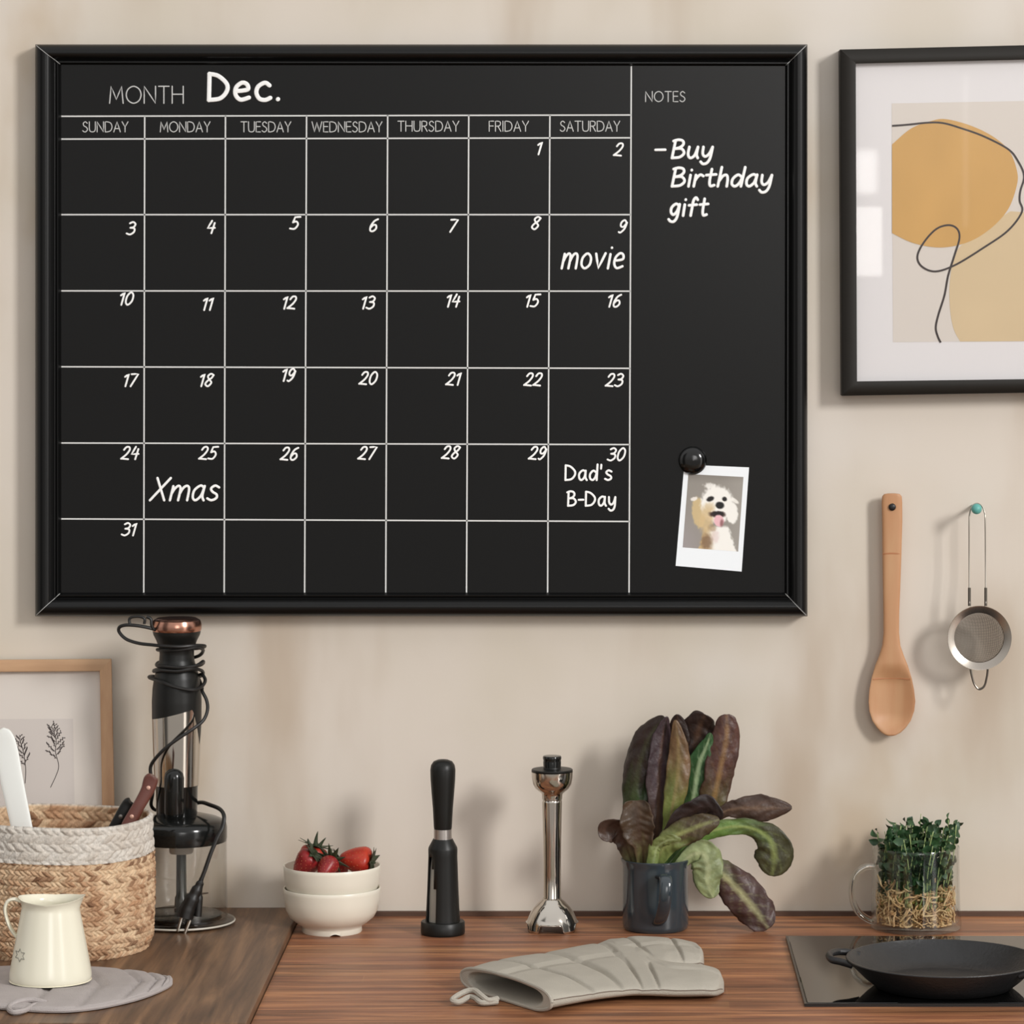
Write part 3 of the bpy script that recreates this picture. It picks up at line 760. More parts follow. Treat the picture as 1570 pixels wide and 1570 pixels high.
# ------------------------------------------------------------------ strainer and hook
ds = .046
cs = P(1501.5, 978, ds); s_ = S(ds)
root = thing('tea_strainer', 'small round wire mesh strainer hanging from the teal hook', 'strainer', cs)
mb = MB()
r1, r2 = 49.5*s_, 37.5*s_
mb.lathe([(r2, .004), (r2+.0006, .0012), (r1-.0012, -.0022), (r1-.0003, -.0024), (r1, -.0016), (r1-.0006, -.0004), (r2+.0012, .0035), (r2, .004)], cs, 72, xf=lambda p: Vector((p.x, p.z, p.y)))
mb.obj('rim', mat('brushed_rim_steel', (182, 174, 164), .24, 1), root)
mb = MB()
mb.lathe([(r2*1.0, .003), (r2*.97, .009), (r2*.88, .016), (r2*.72, .0225), (r2*.5, .0275), (r2*.25, .030), (.0001, .031)], cs, 60, xf=lambda p: Vector((p.x, p.z, p.y)))
mb.obj('mesh_bowl', M['gauze'], root)
dh = .040
mb = MB()
w1 = [P(1486.5, 925, ds), P(1486, 860, dh), P(1486, 800, dh), P(1487, 786, dh-.002), P(1491, 775.5, dh-.004), P(1498, 772, dh-.004), P(1505, 775.5, dh-.004), P(1509.5, 786, dh-.002), P(1510.5, 800, dh), P(1511, 860, dh), P(1511.5, 925, ds)]
mb.tube(cr(w1, 6), 1.15*s_, 8); mb.obj('wire_handle', M['wire'], root)
for x in (1486.3, 1511.3):
    MB().tube([P(x, 901, ds-.002), P(x, 929, ds-.001)], 2.3*s_, 10).obj('handle_sleeve', M['steel_dk'], root)
mb = MB()
w2 = [P(1488, 1026, ds), P(1490, 1036, ds), P(1494, 1049, ds), P(1501, 1056.5, ds), P(1509, 1052, ds), P(1513, 1038, ds), P(1514.5, 1026, ds)]
mb.tube(cr(w2, 6), 1.7*s_, 8); mb.obj('rest_loop', M['steel_dk'], root)
hk = P(1496, 779.5, .036)
mb = MB(); mb.tube([(hk.x, .004, hk.z), (hk.x, -.040, hk.z)], .0026, 12)
mb.ball((hk.x, -.046, hk.z), .0068, .0068, .0068, 20)
o = mb.obj('wall_hook', M['teal'], loc=(hk.x, 0, hk.z)); tag(o, 'small teal wall hook holding the wire strainer', 'hook')

# ------------------------------------------------------------------ hob and pan
XH = CP(1208, 1440).x; dB, dF = CD(1440), CD(1543)
mb = MB().box((XH, -dF, 0), (XH+.60, -dB, .0042), 0)
root = thing('induction_hob', 'flat black glass hob set on the worktop under the pan', 'hob', (XH+.3, -(dB+dF)/2, 0))
mb.obj('glass_top', M['hob'], root, smooth=False, bevel=.0012)
mb = MB()
e_ = .0026
mb.box((XH-e_, -dF-e_, 0), (XH+.603, -dF, .0036)); mb.box((XH-e_, -dB, 0), (XH+.603, -dB+e_, .0036)); mb.box((XH-e_, -dF, 0), (XH, -dB, .0036))
mb.obj('edge_trim', M['hob_edge'], root, smooth=False)
zh = .0043; hp = .033
dp = CD(1468, zh+hp); sp_ = S(dp); pc = Vector(((1446-PX)*sp_, -dp, zh)); R = 149*sp_
root = thing('cast_iron_pan', 'shallow black cast iron pan with loop handles on the hob', 'pan', pc)
mb = MB()
mb.lathe([(.0001, 0), (R*.66, 0), (R*.70, .0012), (R*.80, .010), (R*.93, .024), (R*.985, hp-.003), (R, hp-.001), (R*.995, hp), (R*.975, hp), (R*.96, hp-.003), (R*.90, .023), (R*.80, .012), (R*.73, .0062), (R*.68, .0052), (.0001, .005)], pc, 96)
mb.obj('pan_body', M['iron'], root)
for ang, in ((math.radians(168),), (math.radians(-24),)):
    mb = MB()
    ex = Vector((cos(ang), sin(ang), 0)); ey = Vector((-sin(ang), cos(ang), 0))
    pts = []
    for (a, b, z) in ((.90, -.031, -.007), (1.02, -.029, -.004), (1.12, -.024, -.003), (1.17, -.010, -.002), (1.175, 0, -.002), (1.17, .010, -.002), (1.12, .024, -.003), (1.02, .029, -.004), (.90, .031, -.007)):
        pts.append(pc+ex*(R*a)+ey*b+Vector((0, 0, hp+z)))
    mb.tube(cr(pts, 5), .0042, 10); mb.obj('loop_handle', M['iron'], root)

# ------------------------------------------------------------------ stacked bowls and strawberries
yb = 1428; dbw = CD(yb); s = S(dbw); bc = Vector(((509-PX)*s, -dbw, 0))
def bowl(z0, label, notch):
    bp_ = [(20, 0.8), (40, 0.8), (41, 0), (45, 0), (46.2, 2), (45.5, 7), (46.5, 10), (55, 15.5), (64.5, 23.5), (70.2, 34), (73, 48), (74, 62), (74.4, 67.2), (73.6, 68.4), (72.2, 67.6), (71.9, 62), (70.9, 50), (68, 38), (62, 28), (50, 19.5), (30, 14), (.1, 13)]
    mb = MB()
    mb.lathe([(r*s, z*s) for r, z in [(.1, 6)]+[(20, 6), (38, 5)]+bp_[1:]], bc+Vector((0, 0, z0)), 120)
    if notch:      # drain notch in the front of the foot ring
        for i, v in enumerate(mb.v):
            r_ = sqrt((v[0]-bc.x)**2+(v[1]-bc.y)**2)/s
            if v[2] < 3*s and r_ > 37:
                k_ = 1-((v[0]-bc.x)/s-8)**2/42
                if v[1] < bc.y and k_ > 0: mb.v[i] = (v[0], v[1], max(v[2], 3.4*s*sqrt(k_)+.0001))
    o = mb.obj('bowl', M['bowl'], loc=bc+Vector((0, 0, z0)))
    tag(o, label, 'bowl', 'stacked ivory bowls')
bowl(0, 'lower ivory ceramic bowl of the stack, standing on the wooden worktop', True)
zu = 34*s
bowl(zu, 'upper ivory ceramic bowl of the stack, holding the strawberries', False)
def zbw(zx, zy, dd): return P(400+zx/7.136, 1250+zy/7.136, dbw+dd)
def strawberry(c, axis, ln, rad, mt, label, seed, cal=1.0, upleaf=False):
    # axis points from the tip to the stem end
    rnd = random.Random(seed); axis = Vector(axis).normalized()
    Q = Vector((0, 0, 1)).rotation_difference(axis).to_matrix()
    root = thing('strawberry', label, 'strawberry', c, 'strawberries in the bowl')
    prof = [(.001, -.5), (.16, -.49), (.38, -.42), (.62, -.26), (.84, -.04), (.97, .16), (1.0, .28), (.93, .40), (.72, .48), (.35, .50), (.001, .48)]
    pts = cr([(r, z, 0) for r, z in prof], 4)
    mb = MB()
    def rr(a): return 1+.05*sin(2*a+seed)+.03*sin(3*a)
    n = 28; rows = [[Vector(c)+Q @ Vector((max(p.x, 0.0005)*rad*rr(2*pi*j/n)*cos(2*pi*j/n), max(p.x, .0005)*rad*rr(2*pi*j/n)*sin(2*pi*j/n), p.y*ln)) for j in range(n)] for p in pts]
    mb.grid(rows, 0, True)
    body = mb.obj('fruit', mt, root)
    sd = MB()
    for k in range(8):
        z = -.44+.82*k/8; r = lerp1([(b, a) for a, b in prof], z)
        m_ = max(3, int(13*r))
        for j in range(m_):
            a = 2*pi*(j+.5*(k % 2))/m_
            sd.ball(Vector(c)+Q @ Vector((r*rad*rr(a)*cos(a), r*rad*rr(a)*sin(a), z*ln)), .00045, .00045, .0008, 6, M=Q)
    sd.obj('seeds', M['seed'], body)
    cb = MB()
    for k in range(9):
        a = 2*pi*k/9+rnd.random()*.3; L_ = rad*(.95+.5*rnd.random())*cal
        lift = .15+.5*rnd.random()
        rows = []
        for i in range(6):
            t = i/5; wd = rad*.32*(1-t)**.7*(.6+1.6*t if t < .4 else 1.24-(t-.4)*.9)
            base = Vector((cos(a)*(L_*t+rad*.06), sin(a)*(L_*t+rad*.06), ln*.5+rad*(.10*sin(t*2.4)+lift*t*t-.25*t*t)))
            sdv = Vector((-sin(a), cos(a), 0))*wd
            rows.append([Vector(c)+Q @ (base-sdv), Vector(c)+Q @ (base+Vector((0, 0, -.12*wd))), Vector(c)+Q @ (base+sdv)])
        cb.grid(rows)
    if upleaf:
        for dx, hh in ((0, .020), (.004, .012), (-.005, .011)):
            b0 = Vector(c)+axis*ln*.48+Vector((dx, 0, 0)); rows = []
            for i in range(6):
                t = i/5; wd = .0032*(1-t)**.8+.0002
                p = b0+Vector((dx*t*1.5+.003*t*t, 0, hh*t)); rows.append([p-Vector((wd, 0, 0)), p+Vector((0, -.0006, 0)), p+Vector((wd, 0, 0))])
            cb.grid(rows)
    cb.tube([Vector(c)+axis*ln*.48, Vector(c)+axis*(ln*.5+.006)], .0011, 6)
    cb.obj('calyx', M['calyx'], root, solid=.0005)
strawberry(zbw(480, 545, .012), (.62, -.15, .75), .036, .0155, M['berry_dk'], 'dark red strawberry at the left, its tip against the bowl rim', 1)
strawberry(zbw(560, 490, -.014), (.25, .1, .95), .034, .0165, M['berry'], 'strawberry with a tall pointed green leaf on top of the pile', 2, 1.15, True)
strawberry(zbw(715, 590, .030), (.38, .75, .6), .032, .0125, M['berry_dk'], 'small pinkish strawberry in the middle with its seedy tip facing forward', 3, 1.5)
strawberry(zbw(1030, 490, .006), (.86, -.12, -.10), .040, .0178, M['berry'], 'orange red strawberry at the right, lying with its tip to the left', 4, 1.0)
strawberry(zbw(800, 640, -.022), (.3, .3, .6), .034, .015, M['berry_dk'], 'half hidden strawberry low between the others under green leaves', 5, 1.3)

# ------------------------------------------------------------------ apple corer in its sleeve
yb = 1431.5; dc = CD(yb); s = S(dc); c0 = Vector(((679-PX)*s, -dc, 0))
root = thing('apple_corer', 'black handled corer standing in a dark sleeve beside the bowl', 'kitchen tool', c0)
MB().lathe(prof_px([(.1, 1271), (13.4, 1271), (14, 1268), (15.4, 1240), (17.5, 1215), (19, 1195), (19.4, 1180), (18.2, 1173), (14.5, 1167.5), (8, 1164.8), (.1, 1164)], yb, s), c0, 40).obj('handle', M['blk_matte'], root)
MB().lathe(prof_px([(.1, 1288), (14, 1288), (13.8, 1271), (.1, 1270.5)], yb, s), c0, 40).obj('collar', mat('brushed_silver', (196, 190, 186), .3, .9), root)
zp = [(26.8, 1424), (26.2, 1416), (25.6, 1408), (24.5, 1390), (24, 1378), (23.2, 1360), (22.2, 1330), (21.6, 1312), (21.8, 1302), (21.2, 1299), (15.5, 1288.5), (14.6, 1286.5), (.1, 1286)]
nn = 64
def corer_skip(i, j):
    a = (j+.5)/nn*360
    return i in (2, 3) and 205 <= a <= 243
def corer_skip2(i, j):
    a = (j+.5)/nn*360
    return (i in (1, 2, 3, 4) and 200 <= a <= 248) or (i == 5 and 200 <= a <= 238) or (i == 6 and 200 <= a <= 226)
MB().lathe(prof_px(zp, yb, s), c0, nn, skip=corer_skip2).obj('sleeve', M['blk_matte'], root, solid=.0012)
MB().lathe(prof_px([(.1, 1424), (22.6, 1424), (21.6, 1372), (19.6, 1330), (17, 1310), (.1, 1308)], yb, s), c0, 40).obj('blade_cylinder', mat('grey_blade', (158, 157, 150), .45, .2), root)
MB().lathe(prof_px([(.1, 1431.3), (32.6, 1431.3), (33.6, 1430), (34, 1427), (33.6, 1413), (32.6, 1411.8), (27.5, 1411.5), (.1, 1411.5)], yb, s), c0, 56).obj('base_cap', M['blk_matte'], root)

# ------------------------------------------------------------------ detached blending shaft
yb = 1426; dc = CD(yb); s = S(dc); c0 = Vector(((846.5-PX)*s, -dc, 0))
root = thing('blending_shaft', 'polished steel blending shaft with bell foot, standing beside the grey mug', 'blender attachment', c0)
MB().lathe(prof_px([(31.8, 1183), (31.4, 1192), (29.6, 1202), (25.5, 1209), (19, 1214), (16.2, 1217), (15.6, 1219), (15.4, 1225), (14.4, 1226), (14.4, 1228), (15.2, 1229), (14.6, 1250), (13.8, 1300), (13.4, 1340), (13.4, 1376), (14.5, 1379)], yb, s), c0, 48).obj('shaft_tube', M['steel'], root)
MB().lathe(prof_px([(.1, 1187), (29, 1187), (31, 1183.5), (31.8, 1180.5), (30.8, 1179), (14, 1178), (13.6, 1176)], yb, s), c0, 48).obj('collar_disc', M['blk_matte'], root)
MB().lathe(prof_px([(13.4, 1180), (13.8, 1168), (13.3, 1165.5), (14.2, 1163.5), (14.3, 1160.5), (13.2, 1158.8), (.1, 1158.5)], yb, s), c0, 36).obj('coupling', M['blk_gloss'], root)
mb = MB()
pr = [(13.4, 1376.5), (15, 1379), (21, 1384), (27.5, 1391), (32.5, 1399), (35.8, 1406), (38, 1412)]
n = 96; rows = []
for r, y in pr: rows.append([c0+Vector((r*s*cos(2*pi*j/n), r*s*sin(2*pi*j/n), (yb-y)*s)) for j in range(n)])
def lip(a):      # bottom edge of the bell rises in four notches
    m_ = ((a-math.radians(268))/(pi/2)) % 1.0; m_ = min(m_, 1-m_)*90
    return 12.6*s*(1-ss(23, 30, m_))
for k in range(1, 5):
    t = k/4; row = []
    for j in range(n):
        a = 2*pi*j/n; z0 = (yb-1412)*s; z1 = lip(a); z1 = min(z1, z0*1.0) if z1 < z0 else z0+.0003*k
        if lip(a) > z0: z = z0+(lip(a)-z0)*0
        z = z0+(min(lip(a), z0-.00005)-z0)*t
        r = (38+2.4*t)*s; row.append(c0+Vector((r*cos(a), r*sin(a), z)))
    rows.append(row)
mb.grid(rows, 0, True); mb.obj('bell_guard', M['steel'], root, solid=.0008)
MB().tube([c0+Vector((0, 0, .034)), c0+Vector((0, 0, .012))], .004, 12).box((c0.x-.018, c0.y-.004, .0115), (c0.x+.018, c0.y+.004, .013)).obj('blade', M['steel_dk'], root)

# ------------------------------------------------------------------ blue-grey mug
yb = 1423.5; dm = CD(yb); s = S(dm); c0 = Vector(((1005-PX)*s, -dm, 0)); mugc = c0; dmug = dm
root = thing('mug', 'dark blue-grey glazed mug holding the red lettuce', 'mug', c0)
MB().lathe(prof_px([(.1, 1423), (44, 1423.4), (47, 1423.4), (49.5, 1421), (50.6, 1415), (50.2, 1380), (50.2, 1330), (51.2, 1323), (53, 1318.5), (53.2, 1316.2), (52, 1315.2), (50.4, 1316.4), (48, 1322), (46.8, 1340), (46.6, 1410), (44, 1415), (.1, 1416)], yb, s), c0, 72).obj('body', M['mug'], root)
mb = MB()
hx = lambda x, y, o_: P(x, y, dm+50*s+o_)
pts = cr([hx(1012, 1346, -.004), hx(1016, 1343, .006), hx(1020, 1345, .017), hx(1021, 1356, .024), hx(1020, 1375, .026), hx(1018, 1392, .022), hx(1014, 1407, .012), hx(1010, 1414, .003), hx(1008, 1417, -.004)], 6)
rows = []
for i, p in enumerate(pts):
    t = (pts[min(i+1, len(pts)-1)]-pts[max(i-1, 0)]).normalized(); sd = Vector((1, 0, 0)); sd = (sd-t*sd.dot(t)).normalized(); nn_ = t.cross(sd)
    rows.append([p+sd*9.5*s*cos(2*pi*j/14)+nn_*4.2*s*sin(2*pi*j/14) for j in range(14)])
mb.grid(rows, 0, True); mb.obj('handle', M['mug'], root)

# ------------------------------------------------------------------ lettuce
root = thing('lettuce', 'bunch of long dark red and green lettuce leaves in the blue-grey mug', 'lettuce', c0+Vector((0, 0, .01)))
G1, G2, G3, G4 = (136, 158, 88), (84, 116, 56), (70, 104, 52), (178, 190, 138)
B1, B2, B3, B4 = (78, 56, 44), (50, 35, 30), (92, 64, 46), (66, 68, 42)
def LZ(zx, zy, dd): return P(890+zx/4.13, 1070+zy/4.13, dmug+dd)
def leaf(pts, hws, colA, colB, rib, cup=.25, roll=0.0, ruff=.08, seed=0, label=None, mixp=(.2, .7)):
    n = 64; m_ = 17
    path = cr([LZ(*p) for p in pts], 14)
    hw = [(i/(len(hws)-1), h) for i, h in enumerate(hws)]
    k = len(path)-1; rows, cols = [], []
    hs = cr([(h, 0, 0) for h in hws], 14)
    for i in range(n+1):
        t = i/n; f = t*k; a = int(min(f, k-1)); p = path[a].lerp(path[a+1], f-a)
        T = (path[min(a+2, k)]-path[max(a-1, 0)]).normalized()
        view = Vector((0, 1, 0))
        Sd = T.cross(view); Sd = Sd.normalized() if Sd.length > .05 else Vector((1, 0, 0))
        r_ = roll if not isinstance(roll, (tuple, list)) else roll[0]+(roll[1]-roll[0])*t
        Nn = Sd.cross(T).normalized()
        Sd = (Sd*cos(r_)+Nn*sin(r_)).normalized(); Nn = Sd.cross(T).normalized()
        if Nn.y > 0 and False: Nn = -Nn
        w_ = hs[min(int(t*(len(hs)-1)), len(hs)-1)].x/4.13*S(dmug)
        if t > .93: w_ *= sqrt(max(0.02, 1-((t-.93)/.075)**2))
        row, cc = [], []
        for j in range(m_):
            u = -1+2*j/(m_-1)
            nz = mnoise.noise(Vector((t*6+seed*7.3, u*1.3, seed)))
            nz2 = mnoise.noise(Vector((t*3+seed*3.3, u*2.1+5, seed*2)))
            off = cup*w_*u*u+1.6*ruff*w_*(abs(u)**2)*sin(t*23+u*2+seed*2)+.22*w_*nz*abs(u)+.05*w_*sin(t*52+abs(u)*7)*(1-abs(u))*abs(u)*3
            edge = 1+.11*mnoise.noise(Vector((t*11, seed, u)))+.05*mnoise.noise(Vector((t*30, seed+3, u)))
            row.append(p+Sd*w_*u*edge*(1-.08*cup)+Nn*off)
            mxv = ss(mixp[0], mixp[1], t+.22*nz2+.12*abs(u))
            c = Vector(lin(colA)).lerp(Vector(lin(colB)), mxv)
            c *= 1+.35*nz2
            vein = abs(((t*9-abs(u)*1.6) % 1)-.5)
            c = c.lerp(Vector(lin(rib)), .28*ss(.12, .03, vein)*(1-abs(u)))
            c = c.lerp(Vector(lin(rib)), (1-.55*t)*ss(.22, .05, abs(u)*(1+.0*t))*(.95 if t < .9 else .5))
            cc.append(tuple(max(0.002, x) for x in c))
        rows.append(row); cols.append(cc)
    o = MB().grid(rows, cols=cols).obj('leaf', M['leaf'], root, solid=.0007, angle=None)
    if label: o['label'] = label
R1 = (150, 152, 104)
leaf([(420, 1120, 0), (620, 860, -.014), (690, 600, -.018), (730, 350, -.016), (748, 200, -.012), (790, 105, -.004)], [30, 60, 110, 125, 115, 50], B2, B2, B3, .3, 0, .10, 1, 'dark brown leaf at the back')
leaf([(400, 1120, 0), (345, 860, -.004), (340, 640, -.006), (375, 430, -.006), (440, 250, -.004), (530, 118, .0)], [32, 60, 90, 112, 98, 24], G3, B2, B4, .35, .25, .08, 2, 'big dark green and brown leaf at the left')
leaf([(430, 1120, 0), (440, 860, -.012), (450, 640, -.014), (540, 420, -.014), (610, 240, -.012), (612, 104, -.008)], [24, 50, 90, 100, 84, 16], B1, B2, B3, .3, .1, .12, 16, 'dark leaf behind the purplish one')
leaf([(450, 1120, 0), (485, 850, .004), (492, 650, .003), (500, 450, 0), (520, 260, -.002), (548, 118, 0)], [24, 46, 72, 80, 64, 14], B1, (66, 50, 54), B3, .3, -.4, .06, 3, 'narrow purplish leaf')
leaf([(500, 1120, 0), (690, 880, -.004), (715, 640, -.006), (750, 430, -.004), (800, 300, -.002), (824, 222, 0)], [22, 44, 76, 80, 44, 10], G2, (58, 92, 54), (188, 206, 160), .25, .2, .05, 4, 'green leaf with a pale rib')
leaf([(560, 1120, 0), (800, 820, -.002), (850, 620, .0), (890, 430, .0), (925, 250, -.002), (925, 104, -.004)], [28, 66, 92, 98, 92, 50], (96, 92, 50), (84, 54, 46), (156, 118, 70), .22, -.15, .04, 5, 'tall reddish brown leaf at the right')
leaf([(480, 1130, .006), (545, 900, .016), (580, 700, .018), (615, 500, .016), (622, 320, .012), (600, 140, .010)], [24, 36, 60, 78, 62, 14], (122, 138, 68), (112, 84, 56), (146, 124, 76), .25, .1, .05, 6, 'upright yellowish brown leaf in the middle', (.3, .85))
leaf([(520, 1120, .0), (760, 900, .0), (880, 740, .0), (1000, 700, .004), (1160, 700, .006), (1338, 694, .004)], [20, 28, 34, 66, 84, 20], G1, (78, 58, 48), (128, 100, 78), .25, .1, .06, 7, 'dark leaf sticking out to the right', (.1, .4))
leaf([(540, 1120, .004), (740, 900, .010), (850, 838, .012), (980, 815, .012), (1100, 830, .012), (1200, 900, .014), (1228, 1010, .014), (1210, 1128, .012)], [24, 40, 52, 52, 60, 100, 124, 60], (112, 146, 70), (70, 68, 44), (166, 178, 104), .16, .0, .06, 8, 'arching green leaf with a round drooping end', (.35, .75))
leaf([(560, 1130, .008), (680, 1010, .016), (770, 985, .020), (806, 1060, .022), (806, 1160, .022), (838, 1268, .022)], [26, 50, 92, 98, 88, 34], (170, 184, 132), (140, 150, 104), (202, 208, 160), .2, .0, .12, 9, 'pale green leaf hanging over the mug rim')
leaf([(700, 1060, .010), (820, 1075, .016), (905, 1125, .018), (1010, 1230, .018), (1110, 1350, .020), (1190, 1462, .022)], [26, 62, 98, 124, 122, 62], (132, 142, 92), (82, 60, 56), (200, 200, 146), .22, .0, .11, 15, 'purplish leaf with a pale rib drooping onto the worktop', (.05, .6))
leaf([(480, 1130, .012), (540, 930, .028), (620, 790, .036), (720, 720, .04), (810, 700, .04), (895, 765, .044)], [24, 46, 70, 82, 78, 26], B4, (48, 36, 34), B2, .25, -.5, .06, 10, 'near black curled leaf at the front', (.05, .35))
leaf([(440, 1140, .014), (500, 990, .034), (580, 890, .042), (680, 840, .046), (780, 800, .048), (880, 770, .046)], [34, 62, 80, 84, 70, 24], (136, 150, 84), (84, 70, 50), (164, 168, 104), .25, .2, .08, 11, 'green and brown leaf folding over the mug rim', (.3, .7))
leaf([(400, 1140, .012), (395, 960, .030), (372, 850, .036), (360, 760, .036), (352, 650, .030)], [30, 52, 96, 100, 66], (120, 116, 74), (84, 66, 50), B1, -.35, .15, .10, 12, 'short cupped brown leaf at the front left', (.15, .5))
leaf([(360, 1140, .006), (305, 980, .014), (272, 890, .020), (225, 830, .024), (110, 838, .028)], [28, 46, 60, 84, 48], (130, 126, 84), (80, 60, 50), B1, -.4, .3, .10, 13, 'small curled leaf at the far left', (.15, .5))
leaf([(440, 1150, .02), (470, 1000, .036), (490, 940, .040), (560, 900, .044), (640, 900, .044)], [36, 44, 46, 40, 14], (150, 166, 100), (120, 128, 74), G4, .3, -.3, .08, 14, 'pale green leaf base at the mug rim')

# ------------------------------------------------------------------ glass mug with pea shoots
yb = 1423; dg = CD(yb); s = S(dg); c0 = Vector(((1404-PX)*s, -dg, 0))
root = thing('glass_mug', 'clear glass mug with a side handle holding the green shoots', 'mug', c0)
mb = MB()
mb.lathe(prof_px([(.1, 1422.9), (64, 1422.9), (68.5, 1421), (69.8, 1417), (69.6, 1412), (68.2, 1400), (67, 1360), (66.4, 1302), (66.8, 1298), (65.8, 1296.5), (64.8, 1298), (64.6, 1302), (65, 1360), (66, 1400), (66.4, 1410), (63, 1414), (.1, 1415)], yb, s), c0, 72)
mb.obj('vessel', M['glass'], root)
mb = MB()
ry = lambda x, y: P(x, y, dg)
pts = cr([ry(1341, 1328), ry(1326, 1329), ry(1312, 1340), ry(1306, 1358), ry(1307, 1380), ry(1316, 1398), ry(1328, 1408), ry(1340, 1413)], 7)
rows = []
for i, p in enumerate(pts):
    t = (pts[min(i+1, len(pts)-1)]-pts[max(i-1, 0)]).normalized(); sd = Vector((0, 1, 0)); nn_ = t.cross(sd)
    rows.append([p+sd*.0085*cos(2*pi*j/14)+nn_*5.2*s*sin(2*pi*j/14) for j in range(14)])
mb.grid(rows, 0, True); 
solid_glass = mat('solid_glass', (246, 248, 244), .02, trans=1.0); solid_glass.node_tree.nodes['Principled BSDF'].inputs['IOR'].default_value = 1.46
mb.obj('handle', solid_glass, root)
root = thing('pea_shoots', 'dense green pea shoots with pale tangled roots growing in the glass mug', 'shoots', c0+Vector((0, 0, .009)))
rnd = random.Random(11)
mb = MB(); Rg = 61*s
for k in range(760):
    a = rnd.random()*2*pi; r = Rg*sqrt(rnd.random())*.97; z = .010+rnd.random()*.044
    p = Vector((r*cos(a), r*sin(a)*1.0, z)); pts = [c0+p]
    d_ = Vector((rnd.uniform(-1, 1), rnd.uniform(-1, 1), rnd.uniform(-1.3, .6)))
    for q in range(4):
        p = p+d_.normalized()*.0065; d_ += Vector((rnd.uniform(-1, 1), rnd.uniform(-1, 1), rnd.uniform(-.8, .6)))
        hr = sqrt(p.x**2+p.y**2)
        if hr > Rg*.98: p.x *= Rg*.98/hr; p.y *= Rg*.98/hr
        p.z = max(.0095, p.z); pts.append(c0+p)
    mb.tube(cr(pts, 2), rnd.uniform(.0007, .0014), 5)
tag(mb.obj('root_tangle', M['root'], root), 'pale tan tangled roots', kind='stuff')
mb = MB()
for k in range(60):
    a = rnd.random()*2*pi; r = Rg*sqrt(rnd.random())*.93; z = .024+rnd.random()*.020
    mb.ball(c0+Vector((r*cos(a), r*sin(a), z)), .0036, n=8)
tag(mb.obj('sprouted_seeds', M['pea'], root), 'olive sprouted seeds', kind='stuff')
for k in range(96):
    a = rnd.random()*2*pi; rr_ = sqrt(rnd.random()); r = Rg*rr_*.86
    b0 = Vector((r*cos(a), r*sin(a), .030))
    lx = r*cos(a)/Rg
    ht = (1423-rnd.uniform(1262, 1335))*s if k > 34 else (1423-rnd.uniform(1256, 1290))*s
    ht *= (.90+.10*(lx*.6+.6)) if lx < 0 else 1.0
    spread = 1+.22*(ht/.125)
    top = Vector((r*cos(a)*spread+rnd.uniform(-.007, .009)+.004, r*sin(a)*spread*.95+rnd.uniform(-.006, .006), ht))
    hr = sqrt(top.x**2+top.y**2); zr = (1423-1297)*s
    if ht < zr and hr > Rg*.93: top.x *= Rg*.93/hr; top.y *= Rg*.93/hr
    # keep clear of the wall
    if c0.y+top.y > -.006: top.y = -.006-c0.y
    mid = (b0+top)/2+Vector((rnd.uniform(-.006, .006), rnd.uniform(-.004, .004), 0))
    hm = sqrt(mid.x**2+mid.y**2)
    if hm > Rg*.92: mid.x *= Rg*.92/hm; mid.y *= Rg*.92/hm
    mb = MB()
    path = cr([c0+b0, c0+mid, c0+top], 6)
    mb.tube(path, [.0009]*4+[.0008]*(len(path)-4), 5, 1)
    nq = rnd.randint(9, 12)
    for q in range(nq):
        t = .46+.54*q/(nq-1); i = int(t*(len(path)-1)); p = path[i]
        an = rnd.random()*2*pi; el = rnd.uniform(-.1, 1.0); dr = Vector((cos(an)*cos(el), sin(an)*cos(el), sin(el)))
        L_ = rnd.uniform(.0085, .0145); W_ = L_*rnd.uniform(.32, .5)
        lx_ = (p+dr*L_-c0); hr = sqrt(lx_.x**2+lx_.y**2)
        if (p.z < zr and hr > Rg) or (p+dr*L_).y > -.003: dr = Vector((-dr.x*.5, -abs(dr.y), abs(dr.z)+.5)).normalized(); L_ *= .7
        sdv = dr.cross(Vector((rnd.uniform(-1, 1), rnd.uniform(-1, 1), rnd.uniform(-.4, 1)))).normalized()
        up = dr.cross(sdv)
        rows = []
        for i2 in range(6):
            tt = i2/5; ww = W_*sin(pi*min(1, .08+.9*tt)**.8)
            c_ = p+dr*L_*tt+up*L_*.18*sin(tt*2.5)
            rows.append([c_-sdv*ww+up*ww*.3, c_, c_+sdv*ww+up*ww*.3])
        mb.grid(rows, 0)
    if k % 9 == 0:
        mb.tube([path[-1], path[-1]+Vector((rnd.uniform(-.003, .003), 0, .008))], .0004, 4, 1)
    mb.obj('shoot', [M['shoot'], M['stem']], root, angle=None)

